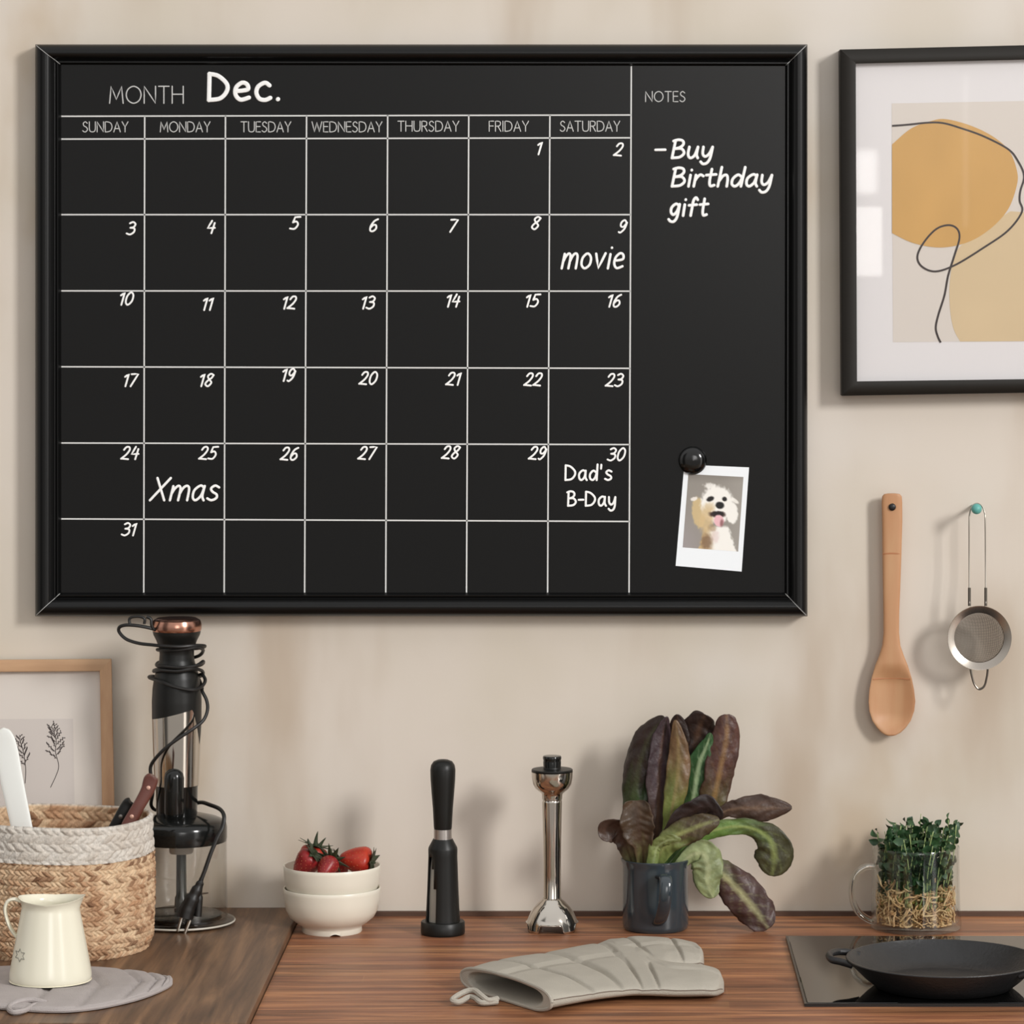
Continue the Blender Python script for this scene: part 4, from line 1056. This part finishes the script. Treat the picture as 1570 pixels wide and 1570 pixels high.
# ------------------------------------------------------------------ oven mitt
def MZ(zx, zy, zt): return CP(660+zx/3.204, 1400+zy/3.204, zt)
root = thing('oven_mitt', 'beige quilted oven mitt lying flat in the middle of the worktop', 'oven mitt', MZ(770, 380, 0))
def loft(stations, th, grooves, n=150, m_=60, inside=True, zoff=0.0, lng=True, pin=True):
    k = len(stations)
    Bs = cr([MZ(*q[0], .012) for q in stations], 16); Fs = cr([MZ(*q[1], .010) for q in stations], 16)
    L_ = len(Bs)-1; rows = []
    def ring(t, sc_=1.0, sh=Vector((0, 0, 0))):
        f = t*L_; a = int(min(f, L_-1)); B = Bs[a].lerp(Bs[a+1], f-a); Fp = Fs[a].lerp(Fs[a+1], f-a)
        B = Vector((B.x, B.y, 0)); Fp = Vector((Fp.x, Fp.y, 0))
        h = lerp1(th, t); row = []
        for j in range(m_):
            an = 2*pi*j/m_
            cx = math.copysign(abs(cos(an))**.8, cos(an)); sz = math.copysign(abs(sin(an))**.75, sin(an))
            u = cx
            g = 0
            if sz > 0:
                for gt, gs in grooves: g += .24*exp(-((t-gt-gs*u)/.010)**2)
                if lng: g += .16*exp(-((u+.12)/.06)**2)*ss(0, .05, t)
            z = h*.5*(1+sz*sc_)*(1-g*max(0, sz))
            wob = .0012*mnoise.noise(Vector((t*9, u*3, zoff+1)))
            p = B.lerp(Fp, .5+.5*u*sc_)
            row.append(Vector((p.x, p.y, max(.0002, z+wob*(1 if sz > 0 else 0))))+sh)
        return row
    if inside:
        for t, q in ((.20, .35), (.12, .5), (.06, .66), (.02, .76)): rows.append(ring(t, q))
        rows.append(ring(.0, .84)); rows.append(ring(0, .93))
    for i in range(n+1): rows.append(ring(i/n))
    mb = MB(); mb.grid(rows[::-1], 0, True)
    mb.add(rows[-1], [tuple(range(m_))[::-1]]); mb.add(rows[0], [tuple(range(m_))])
    return mb, ring
stA = [((150, 322), (592, 462)), ((285, 272), (700, 440)), ((420, 240), (790, 422)), ((620, 205), (890, 408)), ((830, 160), (990, 398)), ((960, 165), (1060, 396)), ((1080, 215), (1130, 395)), ((1160, 258), (1210, 394)), ((1330, 268), (1335, 391)), ((1405, 284), (1405, 384)), ((1442, 315), (1442, 355))]
grv = [(.165, .05), (.305, .045), (.43, .04), (.56, .03)]
mbA, ringA = loft(stA, [(0, .030), (.15, .027), (.5, .024), (.8, .022), (.93, .018), (1, .008)], grv)
stB = [((640, 215), (860, 350)), ((830, 156), (960, 340)), ((930, 138), (1060, 330)), ((1050, 134), (1130, 296)), ((1180, 143), (1200, 272)), ((1280, 160), (1285, 262)), ((1325, 184), (1328, 256)), ((1344, 212), (1344, 244))]
mbB, ringB = loft(stB, [(0, .012), (.2, .024), (.5, .024), (.85, .021), (.95, .017), (1, .008)], [(.36, .05), (.60, .04)], inside=False, lng=True, zoff=4)
mbA.add(mbB.v, mbB.f)
o = mbA.obj('mitt_body', M['linen'], root, angle=None)
b = o.modifiers.new('weld', 'REMESH'); b.mode = 'VOXEL'; b.voxel_size = .0010; b.use_smooth_shade = True
b = o.modifiers.new('soften', 'SMOOTH'); b.factor = .5; b.iterations = 3
mb = MB()
hem = [Vector((p.x, p.y, max(p.z, .0024))) for p in ringA(0.004)]; mb.tube(hem+[hem[0]], .0022, 8, cap=False); mb.obj('cuff_hem', M['linen'], root)
mb = MB()
mb.tube([ringA(.02+.95*i/60)[1]+Vector((0, -.0004, .0)) for i in range(61)], .0006, 6)
mb.tube([ringB(.62+.34*i/30)[1]+Vector((0, -.0004, 0)) for i in range(31)], .0006, 6)
mb.obj('seam', M['linen_dk'], root)
mb = MB()
pts = cr([MZ(330, 420, .007), MZ(285, 428, .007), MZ(250, 405, .011), MZ(215, 380, .014), MZ(165, 388, .012), MZ(108, 424, .0065), MZ(140, 436, .0045), MZ(190, 412, .007), MZ(222, 418, .007), MZ(252, 440, .0045), MZ(330, 434, .0045)], 6)
mb.tube(pts, .0032, 8); mb.obj('hanging_loop', M['linen'], root)

# ------------------------------------------------------------------ leaf shaped pot holder under the jug
root = thing('pot_holder', 'grey quilted leaf-shaped pot holder lying under the cream jug', 'pot holder', CP(90, 1510, ZL))
stn = [(-150, 1506, 1514), (-120, 1498, 1522), (-60, 1487, 1534), (0, 1481, 1540), (50, 1480, 1544), (100, 1480.5, 1545), (150, 1482, 1540), (200, 1486.5, 1529.5), (230, 1491, 1520), (250, 1495.5, 1511.5), (258, 1498.5, 1507), (261, 1501.5, 1504.5)]
Bs = cr([CP(x, a, ZL+.006) for x, a, b in stn], 8); Fs = cr([CP(x, b, ZL+.006) for x, a, b in stn], 8)
rows = []; L_ = len(Bs)-1; m_ = 40
for i in range(L_+1):
    t = i/L_; row = []
    for j in range(m_):
        an = 2*pi*j/m_; u = math.copysign(abs(cos(an))**.8, cos(an)); sz = math.copysign(abs(sin(an))**.6, sin(an))
        p = Bs[i].lerp(Fs[i], .5+.5*u)
        h = .0088*min(1, (1-t)*8+.35)
        g = 0
        if sz > 0:
            for gt in (.25, .42, .56, .68, .78, .87): g += .6*exp(-((t-gt+.07*abs(u))/.009)**2)
            g += .22*exp(-(u/.06)**2)
        row.append(Vector((p.x, p.y, ZL+.0002+h*.5*(1+sz)*(1-g*max(0, sz)))))
    rows.append(row)
mb = MB(); mb.grid(rows[::-1], 0, True); mb.add(rows[-1], [tuple(range(m_))[::-1]])
mb.obj('quilted_pad', M['linen_grey'], root, angle=None)
mb = MB(); mb.tube([Fs[i]+Vector((0, -.0012, -.0028)) for i in range(L_+1)]+[Bs[i] for i in range(L_, L_-8, -1)], .0028, 8); mb.obj('piping', M['linen_grey'], root)
mb = MB()
mb.tube(cr([CP(72, 1538, ZL+.006), CP(50, 1533, ZL+.009), CP(28, 1536, ZL+.008), CP(14, 1545, ZL+.004), CP(20, 1552, ZL+.0035), CP(38, 1549, ZL+.004), CP(54, 1541, ZL+.005), CP(80, 1541, ZL+.004)], 6), .003, 8)
mb.obj('hanging_loop', M['linen_grey'], root)

# ------------------------------------------------------------------ cream jug
zj = ZL+.0094
yj = 1502; dj = CD(yj, zj); s = S(dj); c0 = Vector(((77.5-PX)*s, -dj, zj))
root = thing('jug', 'cream enamel jug with a small star, standing on the grey pot holder', 'jug', c0)
pr = [(.1, 0), (58, 0), (61, 1), (62.5, 5), (62, 14), (58.5, 34), (54, 58), (49.5, 82), (46, 100), (44, 110), (44, 116), (45.5, 121), (48, 125)]
n = 72; rows = []
def jug_pt(r, z, a):
    q = max(0, cos(a)); sp2 = ss(104, 125, z)*exp(-(a/.42)**2) if abs(a) < 2 else 0
    spb = ss(104, 125, z)*exp(-((abs(a)-pi)/.5)**2)
    rr_ = r*(1+.12*sp2+.02*spb); zz = z-4.0*(1-abs(cos(a)))*ss(104, 125, z)+4.5*sp2*ss(110, 125, z)+2.0*spb*ss(110, 125, z)
    return c0+Vector((rr_*s*cos(a), rr_*s*sin(a), zz*s))
prd = [(p.x, p.y) for p in cr([(r, z, 0) for r, z in pr], 4)]
prd_in = [(r-1.6, z) for r, z in prd[::-1] if z > 2]+[(.1, 2.5)]
for r, z in prd+[(48.2, 126)]+prd_in: rows.append([jug_pt(max(r, .1), z, (2*pi*j/n+pi) % (2*pi)-pi) for j in range(n)])
MB().grid(rows, 0, True).obj('body', M['enamel'], root)
jx = lambda x, y: P(x, y, dj)
pts = cr([jx(33, 1382), jx(22, 1378.5), jx(12, 1382), jx(8, 1393), jx(11, 1410), jx(17, 1424), jx(24, 1434), jx(30, 1440)], 7)
rows = []
for i, p in enumerate(pts):
    t = (pts[min(i+1, len(pts)-1)]-pts[max(i-1, 0)]).normalized(); sd = Vector((0, 1, 0)); nn_ = t.cross(sd)
    rows.append([p+sd*.0055*cos(2*pi*j/12)+nn_*2.8*s*sin(2*pi*j/12) for j in range(12)])
MB().grid(rows, 0, True).obj('handle', M['enamel'], root)
mb = MB()
sc_ = []
for k in range(12):
    a = pi/2+2*pi*k/12; r = 9.5 if k % 2 == 0 else 5.2
    sc_.append((37+r*cos(a), 1457-r*sin(a)))
sc_.append(sc_[0])
pts = []
for (x0, y0), (x1, y1) in zip(sc_, sc_[1:]):
    for k in range(4):
        x, y = x0+(x1-x0)*k/4, y0+(y1-y0)*k/4
        lx = (x-77.5)*s; z = (yj-y)*s; rz = lerp1([(b, a) for a, b in pr[1:]], z/s)*s+.0002
        ly = -sqrt(max(1e-8, rz*rz-lx*lx)); pts.append(c0+Vector((lx, ly, z)))
mb.tube(pts+[pts[0]], .0005, 5, cap=False); mb.obj('star_mark', M['star'], root)

# ------------------------------------------------------------------ woven basket
yk = 1453; dk_ = CD(yk, ZL); s = S(dk_); kc = Vector(((92-PX)*s, -dk_, ZL)); AX, AY = 141*s, .100
HB = (1453-1254)*s
root = thing('woven_basket', 'round woven jute basket with a white rim, behind the cream jug', 'basket', kc)
def braid(a, z, rowh, seed):
    z = max(0, z+.0011*mnoise.noise(Vector((a*16, z*90, seed+9))))
    row = floor(z/rowh); f = z/rowh-row; per = .56/rowh+4
    a = a+.012*mnoise.noise(Vector((a*14, z*160, seed+4)))
    q = a/(2*pi)*per+(.5 if row % 2 else 0)
    sgn = 1 if row % 2 else -1
    ph = (q+sgn*(f-.5)*.9) % 1.0; cell = floor(q+sgn*(f-.5)*.9)
    h = (.45+.55*sin(pi*f)**.5)*(.2+.8*sin(pi*ph)**.6)
    rn = mnoise.cell(Vector((cell+.5, row+.5, seed)))
    return h, rn, mnoise.noise(Vector((a*3, z*25, seed)))
def basket_wall(z0, z1, nrow, na, rowh, colf, seed, out=1, amp=.0036, zsh=0):
    rows, cols = [], []
    for i in range(nrow+1):
        z = z0+(z1-z0)*i/nrow; row, cc = [], []
        fl = 1.0+.012*sin(pi*min(1, z/HB))-.05*ss(.018, 0, z)
        for j in range(na):
            a = 2*pi*j/na; h, rn, nz = braid(a, z, rowh, seed)
            sag = .0016*sin(a*3+1)*z/HB
            rad = (fl-(0 if out > 0 else .05))*(1+.008*sin(3*a))
            k = out*amp*(h-.4+.35*rn-.15+.5*nz)
            x, y = AX*rad*cos(a), AY*rad*sin(a); nl = Vector((cos(a), sin(a), 0))
            row.append(kc+Vector((x, y, z+sag))+nl*k)
            cc.append(colf(h, rn, nz))
        rows.append(row); cols.append(cc)
    return rows, cols
def jc(h, rn, nz):
    a, b, c_ = Vector(lin((232, 203, 168))), Vector(lin((188, 146, 112))), Vector(lin((120, 86, 64)))
    c = a.lerp(b, min(1, max(0, .45+.5*rn+.5*nz))); c = c.lerp(c_, min(1, max(0, rn-.78)*4))
    return tuple(c)
def wc(h, rn, nz):
    a, b = Vector(lin((226, 219, 209))), Vector(lin((206, 195, 182)))
    return tuple(a.lerp(b, min(1, max(0, .4+.4*rn+.6*nz))))
zr0 = HB-.040
rows, cols = basket_wall(0, zr0, 160, 800, .0060, jc, 1)
mb = MB(); mb.grid(rows, 0, True, cols)
fl_ = [kc+Vector((AX*.9*cos(2*pi*j/60), AY*.9*sin(2*pi*j/60), .003)) for j in range(60)]
mb.add(fl_, [tuple(range(60))], 0, [jc(0, .5, 0)]*60)
rows, cols = basket_wall(.003, zr0, 70, 300, .0075, jc, 2, -1)
mb.grid([r[::-1] for r in rows], 0, True, [r[::-1] for r in cols])
mb.obj('woven_body', M['jute'], root, angle=None)
rows, cols = basket_wall(zr0, HB, 48, 560, .0100, wc, 3, 1, .0026)
r2_, c2_ = basket_wall(zr0, HB, 30, 560, .0100, jc, 3, -1)
top = [[(p+q)/2+Vector((0, 0, .003)) for p, q in zip(rows[-1], r2_[-1])]]
mb = MB(); mb.grid(rows+top+r2_[::-1], 0, True, cols+[cols[-1]]+c2_[::-1])
mb.obj('rim_band', M['jute'], root, angle=None)

# ------------------------------------------------------------------ things in the basket
def slab(path, hws, thick, name, m_, root, n=20, nrm=Vector((0, -1, 0))):
    pts = cr(path, 6); hs = cr([(h, 0, 0) for h in hws], 6); rows = []
    for i, p in enumerate(pts):
        t = (pts[min(i+1, len(pts)-1)]-pts[max(i-1, 0)]).normalized(); sd = t.cross(nrm).normalized(); up = sd.cross(t)
        rows.append([p+sd*hs[i].x*math.copysign(abs(cos(2*pi*j/n))**.6, cos(2*pi*j/n))+up*thick*.5*math.copysign(abs(sin(2*pi*j/n))**.6, sin(2*pi*j/n)) for j in range(n)])
    mb = MB(); mb.grid(rows, 0, True); mb.add(rows[0], [tuple(range(n))]); mb.add(rows[-1], [tuple(range(n))[::-1]])
    return mb.obj(name, m_, root)
def K(x, y, d): return P(x, y, d)
w_ = 1/1270
root = thing('white_spatula', 'plain white rounded utensil sticking out of the basket at the left edge', 'utensil', K(48, 1290, .275))
slab([K(0.5, 1118, .245), K(1.5, 1120, .245), K(4, 1128, .246), K(9, 1150, .248), K(20, 1205, .255), K(32, 1262, .262), K(50, 1350, .275), K(66, 1425, .285)], [3*w_, 9*w_, 15.5*w_, 18.5*w_, 17.5*w_, 16.5*w_, 16*w_, 15*w_], .006, 'flat_handle', M['white_plastic'], root)
def knife(path, hws, m_, rivets, rm, label, blade):
    root = thing('kitchen_knife', label, 'knife', Vector(path[-1]))
    h = slab(path, hws, .013, 'handle', m_, root)
    b = slab(blade, [4*w_, 9*w_, 9*w_, 7*w_], .0016, 'blade', M['steel'], root)
    for rv in rivets:
        mb = MB(); mb.ball(rv, 3.4*w_, .0012, 3.4*w_, 12); mb.obj('rivet', rm, h)
knife([K(234, 1189, .238), K(233, 1191, .238), K(231, 1197, .238), K(226, 1212, .239), K(216, 1230, .241), K(206, 1248, .243), K(198, 1264, .245), K(190, 1280, .247)], [5*w_, 9.5*w_, 11.5*w_, 10.5*w_, 9.5*w_, 10*w_, 11*w_, 10*w_], M['brown_handle'],
      [K(227.5, 1208, .2455), K(202, 1252, .2505)], M['rivet'], 'knife with a reddish brown riveted handle leaning in the basket', [K(191, 1278, .247), K(172, 1310, .251), K(150, 1350, .256), K(128, 1395, .26)])
knife([K(199, 1228, .219), K(198, 1229, .219), K(195, 1235, .219), K(189, 1245, .22), K(182, 1257, .221), K(175, 1270, .222), K(168, 1284, .224)], [4*w_, 8*w_, 9.5*w_, 9.5*w_, 9*w_, 9*w_, 8.5*w_], M['blk_matte'],
      [K(185, 1252, .2275)], M['rivet_g'], 'knife with a black riveted handle, half sunk in the basket', [K(169, 1282, .224), K(152, 1310, .228), K(132, 1345, .232), K(112, 1385, .236)])

# ------------------------------------------------------------------ hand blender on its chopper bowl
yb = 1416; dc = CD(yb, ZL); s = S(dc); c0 = Vector(((278-PX)*s, -dc, ZL)); cm = Vector(((271-PX)*s, -dc, ZL))
root = thing('hand_blender', 'tall black and steel hand blender on a clear chopper bowl, cord wrapped round', 'blender', c0)
MB().lathe(prof_px([(.1, 1416), (76, 1416), (80, 1415), (82, 1412), (81.5, 1408.5), (78, 1407), (72, 1406.5), (70, 1404), (.1, 1404)], yb, s), c0, 72).obj('base_plate', clear_mat('smoky_plastic', (.74, .73, .71), 1.0, .04), root)
mb = MB(); mb.tube([c0+Vector((81.2*s*cos(2*pi*k/72), 81.2*s*sin(2*pi*k/72), (yb-1411)*s)) for k in range(73)], 1.6*s, 8, cap=False); mb.obj('base_rim', M['hub'], root)
MB().lathe(prof_px([(.1, 1403.5), (60, 1403.5), (62, 1401), (60, 1399.5), (.1, 1399.5)], yb, s), c0, 60).obj('base_disc', M['grey_plastic'], root)
MB().lathe(prof_px([(70.5, 1406), (70.5, 1398), (69.8, 1340), (69.2, 1289), (67.6, 1289), (68.2, 1340), (68.8, 1398), (68.8, 1405)], yb, s), c0, 72).obj('clear_bowl', M['clearp'], root)
MB().lathe(prof_px([(66.5, 1290), (68.8, 1289), (69.8, 1285), (69.8, 1268), (68.6, 1262), (65, 1258), (56, 1254), (36, 1249), (.1, 1248)], yb, s), c0, 72).obj('lid', M['blk_gloss'], root)
MB().lathe(prof_px([(.1, 1308), (17, 1308), (18.5, 1305), (18.5, 1292), (.1, 1291)], yb, s), c0, 36).obj('hub', M['hub'], root)
mb = MB().lathe(prof_px([(.1, 1398), (11, 1398), (10, 1376), (8, 1372), (7.5, 1309), (.1, 1308)], yb, s), c0, 24)
mb.obj('blade_shaft', M['grey_plastic'], root)
for ang, yy in ((.2, 1372), (.2+pi, 1390)):
    mb = MB(); ex = Vector((cos(ang), sin(ang), 0)); ey = Vector((-sin(ang), cos(ang), 0)); rows = []
    for i in range(7):
        t = i/6; p = c0+ex*(8+34*t)*s+ey*(10*t*t)*s+Vector((0, 0, (yb-yy)*s)); wd = 12*(1-t*.75)*s
        rows.append([p-ey*wd, p+ey*wd])
    mb.grid(rows); mb.obj('chopping_blade', M['steel_dk'], root, solid=.001)
# motor body: rubber grip above a steel sleeve, boundary slants round the body
def rad_at(y): return lerp1([(966, 37), (972, 36), (982, 31), (992, 27.5), (1002, 26.2), (1012, 26.8), (1024, 30.5), (1038, 34.5), (1055, 37), (1075, 38), (1100, 37.8), (1150, 36.2), (1200, 34.2), (1206, 34)], y)
def bound(a):
    b = 1092-9.5*cos(a)
    dd = abs((a-math.radians(-12)+pi) % (2*pi)-pi)
    return b+60*max(0, 1-dd/.55)
n = 96
def sleeve(f0, f1, nr):
    rows = []
    for i in range(nr+1):
        row = []
        for j in range(n):
            a = 2*pi*j/n; y = f0(a)+(f1(a)-f0(a))*i/nr; r = rad_at(y)*s
            row.append(cm+Vector((r*cos(a), r*sin(a), (yb-y)*s)))
        rows.append(row)
    return rows
MB().grid(sleeve(lambda a: 966, bound, 60)[::-1], 0, True).obj('grip', M['blk_matte'], root)
MB().grid(sleeve(bound, lambda a: 1203, 30)[::-1], 0, True).obj('steel_sleeve', M['steel'], root)
MB().lathe(prof_px([(37, 967), (38.2, 964), (38, 957), (36, 951), (30, 947.5), (15, 946), (.1, 945.7)], yb, s), cm, 60).obj('top_cap', M['copper'], root)
MB().lathe(prof_px([(.1, 1251), (30, 1251), (31.2, 1248), (32.2, 1206), (33.6, 1203), (34.2, 1199.5), (33, 1199)], yb, s), cm, 60).obj('coupling_collar', M['blk_gloss'], root)
mb = MB(); fr = lambda x, y, k: P(x, y, dc+k*s)
mb.tube([fr(267, 1246, 27), fr(267, 1215, 28), fr(267, 1192, 30)], 15.5*s, 24, round_=True); mb.obj('release_button', M['blk_gloss'], root)
# cord
def CZ(zx, zy, k): return P(150+zx/5.235, 930+zy/5.235, dc+k*s)
cw = 2.7*s
pts = [CZ(470, 190, 20), CZ(430, 175, 26), CZ(330, 155, 30), CZ(230, 148, 30), CZ(175, 165, 28), CZ(172, 205, 26), CZ(230, 262, 26), CZ(330, 295, 28), CZ(440, 308, 32), CZ(520, 316, 36), CZ(650, 322, 38), CZ(780, 312, 26), CZ(860, 318, 0), CZ(800, 335, -26), CZ(650, 345, -36), CZ(510, 350, -24), CZ(478, 345, 0), CZ(530, 352, 26), CZ(650, 348, 35), CZ(790, 330, 26), CZ(845, 350, 2), CZ(800, 400, -24), CZ(640, 430, -36), CZ(500, 445, -28), CZ(472, 470, 0), CZ(510, 478, 26), CZ(640, 490, 37), CZ(780, 478, 30), CZ(845, 440, 8), CZ(820, 470, -24), CZ(650, 500, -40), CZ(480, 505, -26), CZ(450, 520, 0), CZ(500, 512, 28), CZ(640, 520, 39), CZ(770, 500, 30), CZ(840, 520, 6), CZ(820, 560, -26), CZ(650, 580, -44), CZ(450, 560, -30), CZ(415, 570, 0), CZ(500, 600, 34), CZ(620, 645, 41), CZ(760, 668, 36), CZ(835, 640, 20), CZ(862, 590, 8), CZ(835, 545, 0), CZ(800, 560, -20)]
cordp = MB(); cordp.tube(cr(pts, 6), cw, 8)
pts = [CZ(800, 560, -20), CZ(835, 640, 0), CZ(838, 680, 14), CZ(872, 750, 18), CZ(880, 830, 20), CZ(845, 915, 26), CZ(760, 985, 38), CZ(660, 1050, 43), CZ(550, 1130, 44), CZ(470, 1210, 40), CZ(425, 1280, 34), CZ(425, 1350, 32), CZ(440, 1420, 30), CZ(440, 1500, 20), CZ(430, 1600, 0), CZ(500, 1640, -34), CZ(700, 1625, -46), CZ(820, 1572, -20), CZ(905, 1592, 0)]
cordp.tube(cr(pts, 6), cw, 8)
def CY(zx, zy, k): return P(150+zx/5.232, 1150+zy/5.232, dc+k*s)
pts = [CY(700, 455, -46), CY(820, 420, -20), CY(900, 440, 10), CY(980, 475, 34), CY(1012, 530, 48), CY(1000, 620, 54), CY(960, 700, 60), CY(905, 830, 66), CY(860, 960, 70), CY(825, 1050, 73)]
cordp.tube(cr(pts, 6), cw*1.15, 8)
pts = [CY(560, 1150-1150+(-30), 44), CY(510, 60, 42), CY(480, 150, 38), CY(470, 240, 34)]
co_ = cordp.obj('power_cord', M['cord'], root)
mb = MB()
mb.tube(cr([CZ(258, 140, 30), CZ(252, 105, 30), CZ(275, 85, 30), CZ(340, 82, 30), CZ(375, 100, 30), CZ(372, 140, 30)], 6), cw*.8, 8)
mb.tube(cr([CZ(390, 82, 28), CZ(425, 100, 28), CZ(432, 150, 28), CZ(450, 185, 26)], 6), cw*.9, 8)
mb.obj('cord_guard', M['cord'], root)
mb = MB()
mb.tube(cr([CY(832, 1030, 73), CY(815, 1080, 74), CY(780, 1150, 76), CY(745, 1220, 78), CY(715, 1290, 79), CY(700, 1345, 80)], 4), [3.5*s]*3+[6*s]*3+[8.5*s]*4+[11*s]*5+[12*s]*6, 12)
pl = mb.obj('plug', M['cord'], root)
for (a, b) in (((672, 1345), (642, 1450)), ((738, 1370), (697, 1472))):
    MB().tube([CY(*a, 79), CY(*b, 82)], 2.4*s, 8, round_=True).obj('plug_pin', M['wire'], pl)
mb = MB()
mb.tube(cr([CY(822, 1090, 72), CY(812, 1180, 72), CY(806, 1280, 73), CY(800, 1335, 74)], 4), [4*s]*4+[6*s]*9, 10)
mb.obj('cable_tie', M['cord'], root)
